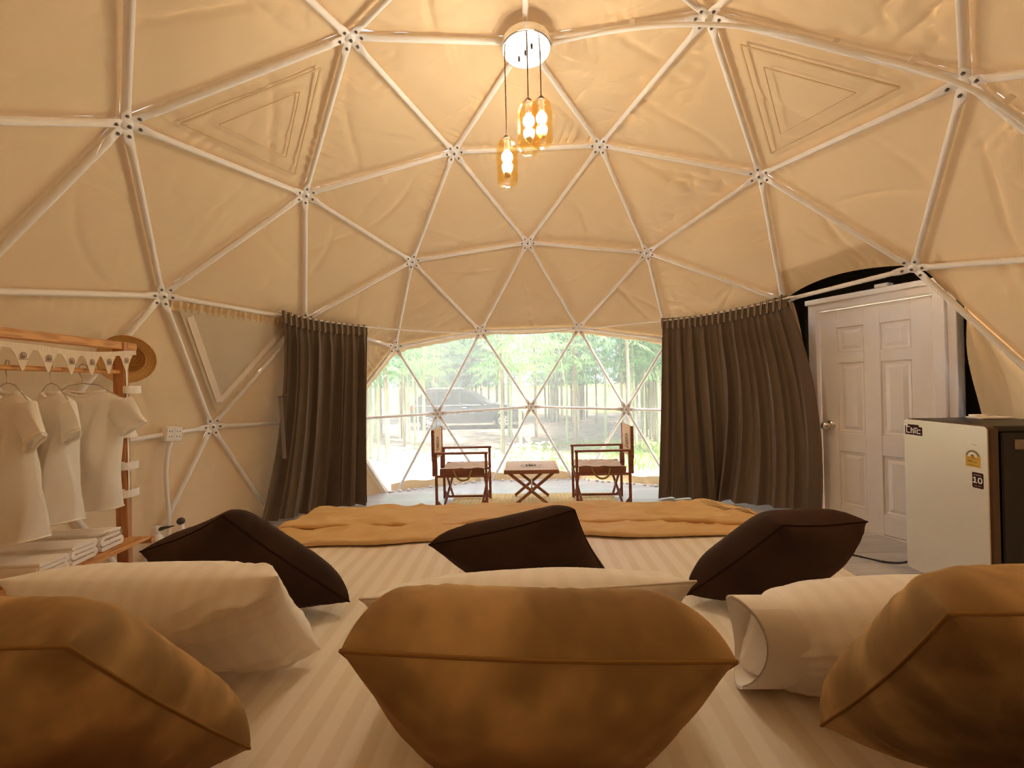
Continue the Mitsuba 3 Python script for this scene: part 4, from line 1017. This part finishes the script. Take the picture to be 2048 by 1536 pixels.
def bottle(x, y, prof, label, capm, cap):
    b = thing('bottle', label, 'bottle')
    add('flask', lathe(prof, 20, (x, y, 0)), 'white_plastic', b, True)
    add('nozzle', cap, capm, b, True)
bottle(-2.80, 0.36, [(0.0001, FZ), (0.045, FZ), (0.047, FZ + 0.01), (0.047, 0.33), (0.04, 0.37), (0.022, 0.39), (0.024, 0.40), (0.03, 0.42), (0.026, 0.445), (0.0001, 0.455)],
       'white bottle with a pointed dark nozzle standing behind the left brown cushion', 'dark_plastic', tube([(-2.785, 0.36, 0.425), (-2.74, 0.37, 0.435), (-2.68, 0.38, 0.445)], [0.016, 0.011, 0.003], 10))
bottle(-2.79, 0.56, [(0.0001, FZ), (0.03, FZ), (0.032, FZ + 0.01), (0.032, 0.33), (0.022, 0.37), (0.020, 0.395), (0.0001, 0.40)],
       'small bottle with a round dark cap standing to the right of the nozzle bottle', 'dark_plastic', icos((-2.79, 0.56, 0.42), 0.028))

# ---------------------------------------------------------------- chairs, table, mat
MEASURED = True
add('rush_mat', cbox((0.0, 2.30, 0.004), (2.02, 0.95, 0.008), 0.003), 'woven_rush', None, False, 'pale woven rush mat under the chairs and the table', 'mat')
def chair(x0, x1, y0, y1, label):
    """Director's chair seen from the side: x0 its back, x1 its front."""
    c = thing('folding_chair', label, 'chair', None)
    e = np.sign(x1 - x0); W = 'chair_wood'; up = Z_
    for y, i in ((y0, 1), (y1, -1)):
        add('leg', cbox((x1 - e * .014, y, 0.335), (0.030, 0.026, 0.655), 0.004), W, c)
        add('leg', cbox((x0 + e * .014, y, 0.335), (0.030, 0.026, 0.655), 0.004), W, c)
        add('back_post', cbox((x0 - e * .016, y, 0.655), (0.026, 0.026, 0.53), 0.004), W, c)
        add('arm', cbox(((x0 + x1) / 2, y, 0.652), (abs(x1 - x0) + .02, 0.048, 0.022), 0.005), W, c)
        add('foot_rail', cbox(((x0 + x1) / 2, y, 0.035), (abs(x1 - x0) - .05, 0.022, 0.028), 0.004), W, c)
        for xx in (x0 + e * .05, x1 - e * .05):
            add('foot_block', trimesh.Trimesh(*(lambda t_: (t_.vertices, t_.faces))(flat(sg.Polygon([(0, 0), (0.06, 0), (0, 0.07)]), 0.02, (xx - np.sign(xx - (x0 + x1) / 2) * -0.02, y - 0.01, 0.045), (-np.sign(xx - (x0 + x1) / 2), 0, 0), Z_))), W, c)
        add('seat_rail', cbox(((x0 + x1) / 2, y, 0.385), (abs(x1 - x0) - 0.03, 0.022, 0.026), 0.004), W, c)
    # crossed braces under the seat, front and back
    for xx in (x0 + e * 0.10, x1 - e * 0.07):
        a = add('cross_leg', bar((xx, y0 + 0.03, 0.05), (xx + e * 0.06, y1 - 0.03, 0.40), 0.024, 0.022), W, c)
        b = add('cross_leg', bar((xx + e * .03, y1 - 0.03, 0.05), (xx + e * 0.03, y0 + 0.03, 0.40), 0.024, 0.022), W, c)
    # seat: a sling between two deep side bands
    xs, ys = np.linspace(x0 + e * 0.05, x1 - e * 0.02, 26), np.linspace(y0 + 0.012, y1 - 0.012, 18)
    P = np.zeros((26, 18, 3))
    for i, x in enumerate(xs):
        for j, y in enumerate(ys):
            w = (j / 17) * 2 - 1; P[i, j] = (x, y, 0.478 - 0.035 * (1 - w * w) + 0.006 * math.sin(i * .7 + j) - 0.01 * (1 - i / 25))
    if e < 0: P = P[::-1]
    Q = P - A(0, 0, 0.006)
    s = add('seat', cat(grid(P), grid(Q, True)), 'canvas_seat', c, True)
    for y in (y0 + 0.006, y1 - 0.006):
        add('side_band', cbox(((x0 + x1) / 2 + e * .01, y, 0.435), (abs(x1 - x0) - 0.09, 0.012, 0.075), 0.005), W, s)
    xm = (x0 + x1) / 2 + e * 0.02
    hp_ = [(xm - 0.11, y0 - 0.006, 0.455), (xm - 0.085, y0 - 0.014, 0.40), (xm - 0.04, y0 - 0.02, 0.352), (xm + 0.02, y0 - 0.02, 0.340), (xm + 0.065, y0 - 0.02, 0.362), (xm + 0.085, y0 - 0.014, 0.41), (xm + 0.10, y0 - 0.006, 0.455)]
    add('carry_strap', tube(spline(hp_, 28), 0.011, 8, flat=0.3, normal=(0, 1, 0)), 'strap_olive', c, True)
    # back: a canvas panel with its printed emblem
    zz, ys = np.linspace(0.56, 0.925, 14), np.linspace(y0 - 0.012, y1 + 0.012, 16)
    P = np.zeros((14, 16, 3))
    for i, z in enumerate(zz):
        for j, y in enumerate(ys):
            w = (j / 15) * 2 - 1; P[i, j] = (x0 - e * (0.003 + 0.012 * (1 - w * w)), y, z)
    Q = P - A(e * 0.010, 0, 0)
    bk = add('back_canvas', cat(grid(P, e > 0), grid(Q, e < 0)), 'canvas_tan', c, True)
    for y in (y0, y1): add('sleeve_edge', cbox((x0 - e * .016, y, 0.742), (0.036, 0.034, 0.37), 0.008), 'strap_olive' if False else 'chair_wood', bk)
    k = flat(emblem(0.17), 0.001, (x0 - e * 0.012 + e * 0.0035, (y0 + y1) / 2, 0.665), (0, e, 0), Z_)
    add('emblem', k, 'print_brown', bk)
chair(-1.135, -0.525, 2.14, 2.58, 'wooden folding armchair with tan canvas left of the low table')
chair(1.115, 0.487, 2.14, 2.58, 'wooden folding armchair with tan canvas right of the low table')

tb = thing('folding_table', 'low folding table with crossed wooden legs between the chairs', 'table')
TX0, TX1, TY0, TY1, TZ = -0.335, 0.300, 2.13, 2.70, 0.445
add('apron', cbox(((TX0 + TX1) / 2, TY0 + .011, TZ - 0.022), (TX1 - TX0, 0.022, 0.044), 0.003), 'table_wood', tb)
add('apron', cbox(((TX0 + TX1) / 2, TY1 - .011, TZ - 0.022), (TX1 - TX0, 0.022, 0.044), 0.003), 'table_wood', tb)
add('edge_rail', cbox((TX0 + .016, (TY0 + TY1) / 2, TZ - 0.012), (0.032, TY1 - TY0 - .044, 0.026), 0.003), 'rack_wood', tb)
add('edge_rail', cbox((TX1 - .016, (TY0 + TY1) / 2, TZ - 0.012), (0.032, TY1 - TY0 - .044, 0.026), 0.003), 'rack_wood', tb)
tp_ = add('top_cloth', cbox(((TX0 + TX1) / 2, (TY0 + TY1) / 2, TZ - 0.006), (TX1 - TX0 - .064, TY1 - TY0 - .03, 0.014), 0.002), 'canvas_seat', tb)
o_ = A((TX0 + TX1) / 2 - .005, (TY0 + TY1) / 2 - .02, TZ + 0.0012)
add('emblem', cat(flat(emblem(0.16), 0.0008, o_ - A(0, .05, 0), (1, 0, 0), (0, 1, 0))), 'print_dark', tp_)
rings_ = shapely.union_all([sg.Point(dx, 0).buffer(r, 20).difference(sg.Point(dx, 0).buffer(r - 0.008, 20)) for dx, r in ((-0.075, 0.05), (-0.06, 0.07), (0.075, 0.05), (0.06, 0.07))] + [sg.box(-0.17, -0.115, 0.17, -0.108), sg.box(-0.12, -0.135, 0.2, -0.130)])
add('emblem', flat(rings_, 0.0005, o_ - A(0, 0, .0004), (1, 0, 0), (0, 1, 0)), 'print_grey', tp_)
for y in (TY0 + 0.04, TY1 - 0.08):
    add('cross_leg', bar((TX0 + 0.045, y, TZ - 0.03), (TX1 - 0.105, y, 0.02), 0.026, 0.034), 'table_wood', tb)
    l_ = add('cross_leg', bar((TX1 - 0.045, y + .03, TZ - 0.03), (TX0 + 0.105, y + .03, 0.02), 0.026, 0.034), 'table_wood', tb)
    add('bolt', lathe([(0.0001, 0.0), (0.008, 0.0), (0.008, 0.006), (0.0001, 0.007)], 12, (-0.0175, y - 0.013, 0.215), (0, -1, 0)), 'wire_metal', l_)
add('stretcher', bar((-0.0175, TY0 + .05, 0.225), (-0.0175, TY1 - .05, 0.225), 0.02, 0.02), 'table_wood', tb)
MEASURED = False

# ---------------------------------------------------------------- outside the window
GZ = -0.40
r5 = np.random.default_rng(5)
peb = [icos((0, 0, 0), 1.0, 1, (1, 0.8, 0.55)) for _ in range(1)][0]
peb_plys = []
for k in range(3):
    m = peb.copy(); m.vertices = m.vertices * (0.85 + 0.3 * meshkit.noise(m.vertices * 1.5 + 9 * k, k))[:, None]; peb_plys.append(mikit.ply(m, 'pebble_stone', True))
def leaf(o, d, n_, L, w):
    """One lance-shaped leaf, folded along its midrib: 6 triangles."""
    s = np.cross(d, n_); t = (0, 0.3, 0.65, 1.0); ww = (0.10, 1.0, 0.75, 0.02)
    droop = (0, -0.01, -0.05, -0.14)
    V = []
    for x, q_, z in zip(t, ww, droop):
        c_ = o + d * L * x + A(0, 0, z * L)
        V += [c_ + s * w * q_ - n_ * w * 0.25 * q_, c_, c_ - s * w * q_ - n_ * w * 0.25 * q_]
    Fc = []
    for i in range(3):
        for k in range(2):
            a_ = i * 3 + k; Fc += [[a_, a_ + 3, a_ + 4], [a_, a_ + 4, a_ + 1]]
    return np.array(V), np.array(Fc)
def join(parts):
    V, Fc, n_ = [], [], 0
    for v, f in parts: V.append(v); Fc.append(f + n_); n_ += len(v)
    return trimesh.Trimesh(np.concatenate(V), np.concatenate(Fc), process=False)
def spray(o, d, r, k, L, w):
    """A twig tip with its fan of leaves."""
    d = unit(d); s = unit(np.cross(d, A(0, 0, 1) + r.normal(size=3) * .2)); n_ = np.cross(s, d); P_ = []
    for i in range(k):
        x = i / max(1, k - 1); sd = 1 if i % 2 else -1
        ang = sd * (1.15 - 0.75 * x) * r.uniform(0.8, 1.15)
        ld = unit(d * math.cos(ang) + s * math.sin(ang) + A(0, 0, -0.30) * r.uniform(0.3, 1.2))
        P_.append(leaf(o + d * L * 1.2 * x, ld, unit(n_ + r.normal(size=3) * .25), L * r.uniform(0.75, 1.1), w))
    return P_
def foliage(seed, h0, h1, rad, count, k, L, w):
    r = np.random.default_rng(seed); parts = []
    for i in range(count):
        z = r.uniform(h0, h1); a = r.uniform(0, 2 * np.pi); q_ = rad * r.uniform(0.15, 1.0) * (0.5 + 0.5 * math.sin(math.pi * (z - h0) / (h1 - h0)))
        d = A(math.cos(a), math.sin(a), r.uniform(-0.7, 0.3))
        parts += spray(A(math.cos(a) * q_, math.sin(a) * q_, z), d, r, k, L, w)
    return join(parts)
FOL = {}
for c_ in ('leaf_fresh', 'leaf_mid', 'leaf_dark'):
    FOL[c_] = [mikit.ply(foliage(40 + s, 2.1, 5.0, 1.1, 95, 7, 0.24, 0.018), c_) for s in range(3)]
FOL_HI = {c_: [mikit.ply(foliage(60 + s, 1.9, 5.2, 1.5, 105, 7, 0.34, 0.026), c_) for s in range(2)] for c_ in ('leaf_mid', 'leaf_dark')}
def culm_mesh(seed, H, rad):
    r = np.random.default_rng(seed); pts, rr = [], []
    b = r.uniform(-0.25, 0.25, 2); z = 0
    while z < H:
        c_ = A(b[0] * (z / H) ** 2, b[1] * (z / H) ** 2, z); q_ = rad * (1 - 0.45 * z / H)
        st_ = 0.22 + 0.12 * min(1, z / 1.5)
        for dz, k in ((0, 1.0), (0.012, 1.22), (0.024, 1.0)): pts.append(c_ + A(0, 0, dz)); rr.append(q_ * k)
        z += st_
    return tube(np.array(pts), rr, 8)
CUL = {c_: [mikit.ply(culm_mesh(70 + s, 6.5, 0.042), c_, True) for s in range(3)] for c_ in ('culm_green', 'culm_grey')}
def px_of(x, y, z):
    d = A(x, y, z) - CAM; rt = np.cross(FWD, UPV); return 1024 + 814 * (d @ rt) / (d @ FWD)
def where(x, y, z=0.5):
    p = px_of(x, y, z)
    for lim, t_ in ((760, 'at the left edge of the window'), (850, 'left of the left chair'), (930, 'behind the left chair'), (1010, 'between the left chair and the table'), (1075, 'straight behind the table'),
                    (1140, 'between the table and the right chair'), (1215, 'behind the right chair'), (1275, 'behind the back of the right chair'), (9999, 'at the right edge of the window')):
        if p < lim: return t_
CLUMP = []
def bamboo(x, y, sc, lean, cm, lm, fol, label, group, spin):
    CLUMP.append((x, y))
    b = thing('bamboo', label + ', ' + where(x, y), 'bamboo', group + ' ' + where(x, y))
    M = T().translate([x, y, GZ]).rotate([lean[0], lean[1], 0], float(np.hypot(*lean)) * 57.3 + 0.01).rotate([0, 0, 1], spin).scale([sc, sc, 1.0])
    add('culm', cm, None, b, to_world=M)
    if fol is not None:
        add('foliage', fol, None, b, kind='stuff', to_world=T().translate([x, y, GZ]).rotate([0, 0, 1], spin))
for i in range(46):
    x = -1.75 + 3.4 * i / 45 + r5.uniform(-.03, .03)
    yb = 2.93 * math.sqrt(max(0.05, 1 - (x / 2.95) ** 2)) * 1.0 if abs(x) < 1.8 else 2.3
    pa, pb = (NODE[CLL], NODE[CL]) if x < NODE[CL][0] else ((NODE[CL], NODE[CR]) if x < NODE[CR][0] else (NODE[CR], NODE[CRR]))
    w = (x - pa[0]) / (pb[0] - pa[0]); yb = pa[1] + (pb[1] - pa[1]) * w
    rad = r5.uniform(0.014, 0.03)
    add('pebble', peb_plys[i % 3], None, None, label='small white pebble along the foot of the window, ' + where(x, yb, 0), cat='pebble', group='white pebbles ' + where(x, yb, 0),
        to_world=T().translate([x, yb - 0.03 - r5.uniform(0, .05), FZ + rad * 0.4]).rotate([0, 0, 1], float(r5.uniform(0, 360))).scale(rad))

def scatter(n, y0, y1, seed, group, label, fols, cms, sc0, sc1, pf, avoid=None, clump=0.5):
    r = np.random.default_rng(seed); k = 0; cents = []
    while k < n:
        y = r.uniform(y0, y1); x = r.uniform(-0.42, 0.40) * (y + 2.5)
        if cents and r.uniform() < clump:
            cx, cy = cents[r.integers(len(cents))]; x, y = cx + r.normal() * .28, cy + r.normal() * .28
        else: cents.append((x, y))
        if avoid and avoid(x, y): continue
        fol = fols[r.integers(len(fols))] if r.uniform() < pf else None
        bamboo(x, y, r.uniform(sc0, sc1), r.normal(size=2) * 0.05, cms[r.integers(len(cms))], None, fol, label, group, float(r.uniform(0, 360))); k += 1
car_zone = lambda x, y: 12.6 < y < 16.6 and -6.2 < x < 0.6
view_gap = lambda x, y: car_zone(x, y) or (-4.2 < x / (y + 2.5) * 16 < -3.4 and y < 12)
scatter(26, 6.4, 9.2, 1, 'nearest bamboo stems', 'pale bamboo stem in the nearest clumps', FOL['leaf_fresh'] + FOL['leaf_mid'], CUL['culm_green'] + CUL['culm_grey'][:1], 0.75, 1.25, 0.75, lambda x, y: view_gap(x, y) or (x < -0.9 and x > -2.6) or (0.3 < x < 1.2 and y < 8), 0.6)
scatter(42, 9.4, 12.4, 2, 'bamboo stems in the middle rows', 'bamboo stem in the middle rows', FOL['leaf_mid'] + FOL['leaf_fresh'][:1], CUL['culm_green'] + CUL['culm_grey'], 0.8, 1.3, 0.7, lambda x, y: view_gap(x, y) or (-3.0 < x < -1.6), 0.65)
scatter(62, 13.0, 22.0, 3, 'bamboo stems in the back rows', 'grey bamboo stem in the back rows', FOL_HI['leaf_dark'] + FOL_HI['leaf_mid'], CUL['culm_grey'], 0.9, 1.8, 0.75, car_zone, 0.6)

scatter(26, 17.0, 22.5, 9, 'bamboo stems behind the car', 'grey bamboo stem behind the parked car', FOL_HI['leaf_dark'] + FOL_HI['leaf_mid'], CUL['culm_grey'], 1.0, 1.8, 1.0, lambda x, y: x > -0.5, 0.3)
# drooping leaf branches close to the window
for i, (x, y, z, dx, L, n_) in enumerate(((-0.55, 5.6, 2.35, 0.5, 0.30, 5), (0.05, 5.2, 2.45, -0.3, 0.30, 5), (0.35, 5.6, 2.30, 0.4, 0.32, 5), (-0.1, 6.0, 1.95, -0.5, 0.26, 6), (0.62, 5.4, 1.95, 0.15, 0.28, 4),
                                         (-1.0, 6.2, 2.35, -0.4, 0.26, 5), (2.25, 6.2, 2.30, 0.3, 0.27, 4), (-2.3, 6.4, 2.1, 0.3, 0.22, 4), (1.3, 6.0, 2.55, 0.6, 0.26, 5))):
    r = np.random.default_rng(200 + i); b = thing('bamboo_branch', 'drooping fresh green bamboo branch outside, ' + ('high up' if z > 2.2 else 'lower down') + ' ' + where(x, y, z).replace('behind', 'above').replace('left of', 'above and left of').replace('between', 'above, between'), 'branch', 'drooping bamboo branches')
    tip = A(x, y, z)
    nb = CLUMP[int(np.argmin([math.hypot(a_ - x + dx * 1.5, b_ - y - 0.8) for a_, b_ in CLUMP]))]
    root = A(nb[0], nb[1], 4.4)
    pts = spline([root, tip + A(-dx * 0.5, 0.3, 0.85), tip], 16)
    add('twig', tube(pts, np.linspace(0.012, 0.004, 16), 6), 'culm_green', b, True)
    P_ = []
    for k in range(n_):
        o = pts[-1 - k * 2]
        P_ += spray(o, A(r.uniform(-.6, .6), r.uniform(-.9, 0.1), -0.35), r, 9, L, L * 0.058)
    add('leaves', join(P_), 'leaf_fresh', b, kind='stuff')

# pale leafy plant beyond the table
pl = thing('pale_shrub', 'pale white leafed shrub just outside the window behind the table', 'plant')
r = np.random.default_rng(33); P_ = []
for i in range(11):
    a_ = r.uniform(-1, 1); tip = A(0.0 + 0.42 * a_, 3.42 + r.uniform(-.12, .12), GZ + r.uniform(0.86, 1.12) - 0.18 * abs(a_)); base = A(0.0 + 0.05 * a_, 3.42, GZ)
    pts = spline([base, base + (tip - base) * .5 + A(.04 * a_, 0, .05), tip], 14)
    add('stem', tube(pts, np.linspace(0.008, 0.003, 14), 5), 'leaf_pale', pl, True)
    for k in range(4, 14):
        for sd in (-1, 1): P_.append(leaf(pts[k], unit(A(sd * r.uniform(.4, 1), r.uniform(-.4, .4), r.uniform(.2, .9))), A(0, -1, .2), r.uniform(.06, .10), 0.015))
add('leaves', join(P_), 'leaf_pale', pl, kind='stuff')

# weeds
r = np.random.default_rng(44); P_ = []
for i in range(2600):
    y = r.uniform(4.4, 9.5); x = r.uniform(-0.3, 0.34) * (y + 2.5) + (0.8 if r.uniform() < .6 else 0)
    if meshkit.noise(A(x * .8, y * .8, 0)[None])[0] < (0.45 if x > 0 else 0.68): continue
    P_.append(leaf(A(x, y, GZ), unit(A(r.normal() * .4, r.normal() * .4, 1)), unit(A(r.normal(), -1, .1)), r.uniform(.10, .32), r.uniform(.006, .014)))
add('weeds', join(P_), 'grass_blade', None, kind='stuff', label='green weeds and grass growing in the yard under the bamboo', cat='grass')
P_ = []
for i in range(900):
    y = r.uniform(4.0, 13); x = r.uniform(-0.36, 0.36) * (y + 2.5)
    a_ = r.uniform(0, 6.28); P_.append(leaf(A(x, y, GZ + 0.012), A(math.cos(a_), math.sin(a_), 0.08), A(0, 0, 1), r.uniform(.06, .15), .012))
add('leaf_litter', join(P_), 'culm_grey', None, kind='stuff', label='dry fallen bamboo leaves scattered over the ground', cat='leaves')

# the parked car
cx0, cy0 = -2.65, 14.2
car = thing('car', 'dark grey car parked beyond the bamboo', 'car')
side = sg.Polygon([(-2.42, 0.38), (-2.47, 0.62), (-2.40, 0.98), (-2.20, 1.10), (-1.78, 1.62), (-1.55, 1.70), (-0.15, 1.69), (0.25, 1.58), (0.95, 1.10), (1.75, 1.00), (2.30, 0.88), (2.42, 0.66), (2.42, 0.40), (2.05, 0.30),
                   (1.98, 0.30)] + [(1.58 + 0.42 * math.cos(a), 0.34 + 0.42 * math.sin(a)) for a in np.linspace(0.05, math.pi - .05, 12)] + [(1.10, 0.28), (-1.10, 0.28)] +
                  [(-1.55 + 0.42 * math.cos(a), 0.34 + 0.42 * math.sin(a)) for a in np.linspace(0.05, math.pi - .05, 12)] + [(-2.05, 0.34)])
co = A(cx0, cy0, GZ)
m = trimesh.creation.extrude_polygon(side, 1.80, engine='earcut')
m = m.subdivide_to_size(0.35) if hasattr(m, 'subdivide_to_size') else m
vz = m.vertices[:, 1]; tpr = np.where(vz > 0.98, 1 - 0.20 * np.clip((vz - 0.98) / 0.7, 0, 1), 1 - 0.05 * np.abs(vz - 0.7))
m.vertices[:, 2] = 0.9 + (m.vertices[:, 2] - 0.9) * tpr
m.apply_transform(frame(co + A(0, 1.8, 0), (1, 0, 0), (0, 0, 1), (0, -1, 0)))
add('body', m, 'car_paint', car, 25)
def sidepane(poly, name, bs='car_glass'):
    mm = trimesh.creation.extrude_polygon(sg.Polygon(poly), 0.012, engine='earcut')
    k = 1 - 0.20 * np.clip((mm.vertices[:, 1] - 0.98) / 0.7, 0, 1)
    mm.vertices[:, 2] = mm.vertices[:, 2] + 0.9 * k + 0.002
    mm.apply_transform(frame(co + A(0, 0.9, 0), (1, 0, 0), (0, 0, 1), (0, -1, 0))); return add(name, mm, bs, car)
sidepane([(-1.95, 1.12), (-1.62, 1.55), (-1.25, 1.60), (-1.25, 1.10)], 'side_window')
sidepane([(-1.17, 1.10), (-1.17, 1.60), (-0.30, 1.60), (-0.25, 1.09)], 'side_window')
sidepane([(-0.17, 1.09), (-0.22, 1.60), (0.18, 1.52), (0.80, 1.08)], 'side_window')
sidepane([(-2.44, 0.86), (-2.36, 1.02), (-2.05, 1.00), (-2.08, 0.88)], 'rear_lamp', 'lamp_red')
sidepane([(-2.2, 1.02), (0.9, 1.02), (0.9, 1.045), (-2.2, 1.045)], 'window_trim', 'alloy')
for xx in (-1.55, 1.58):
    for yy in (0.02, 1.58):
        w = add('wheel', lathe([(0.215, 0.0), (0.33, 0.01), (0.355, 0.04), (0.355, 0.18), (0.33, 0.21), (0.215, 0.215)], 32, co + A(xx, yy + (0.0 if yy < 1 else 0.0), 0.355), (0, 1, 0)), 'tyre', car, 30)
        if yy < 1:
            hub_c = co + A(xx, yy + 0.01, 0.355)
            sp_ = [lathe([(0.0001, 0.0), (0.05, 0.0), (0.055, 0.03), (0.0001, 0.03)], 16, hub_c, (0, 1, 0)), lathe([(0.19, 0.0), (0.22, 0.0), (0.22, 0.05), (0.19, 0.05), (0.19, 0.0)], 28, hub_c, (0, 1, 0))]
            for a in np.arange(7) * 2 * np.pi / 7: sp_.append(bar(hub_c + A(0.03 * math.cos(a), 0.015, 0.03 * math.sin(a)), hub_c + A(0.205 * math.cos(a), 0.012, 0.205 * math.sin(a)), 0.04, 0.02, 0.004, up=(0, 1, 0)))
            add('rim', cat(sp_), 'alloy', w)
            add('brake_disc', lathe([(0.0001, 0.05), (0.2, 0.05), (0.2, 0.06), (0.0001, 0.06)], 20, hub_c, (0, 1, 0)), 'bolt_dark', w)
add('door_handle', cat([cbox(co + A(xx, -0.004, 0.93), (0.2, 0.02, 0.03), 0.006) for xx in (-1.0, -0.02)]), 'alloy', car)
add('wing_mirror', icos(co + A(0.72, -0.10, 1.10), 0.10, 2, (1, 1.1, 0.7)), 'car_paint', car, True)
add('roof_rail', cat(tube([co + A(-1.5, 0.22, 1.70), co + A(-1.4, 0.22, 1.755), co + A(-0.2, 0.22, 1.745), co + A(-0.1, 0.22, 1.69)], 0.018, 8)), 'alloy', car)
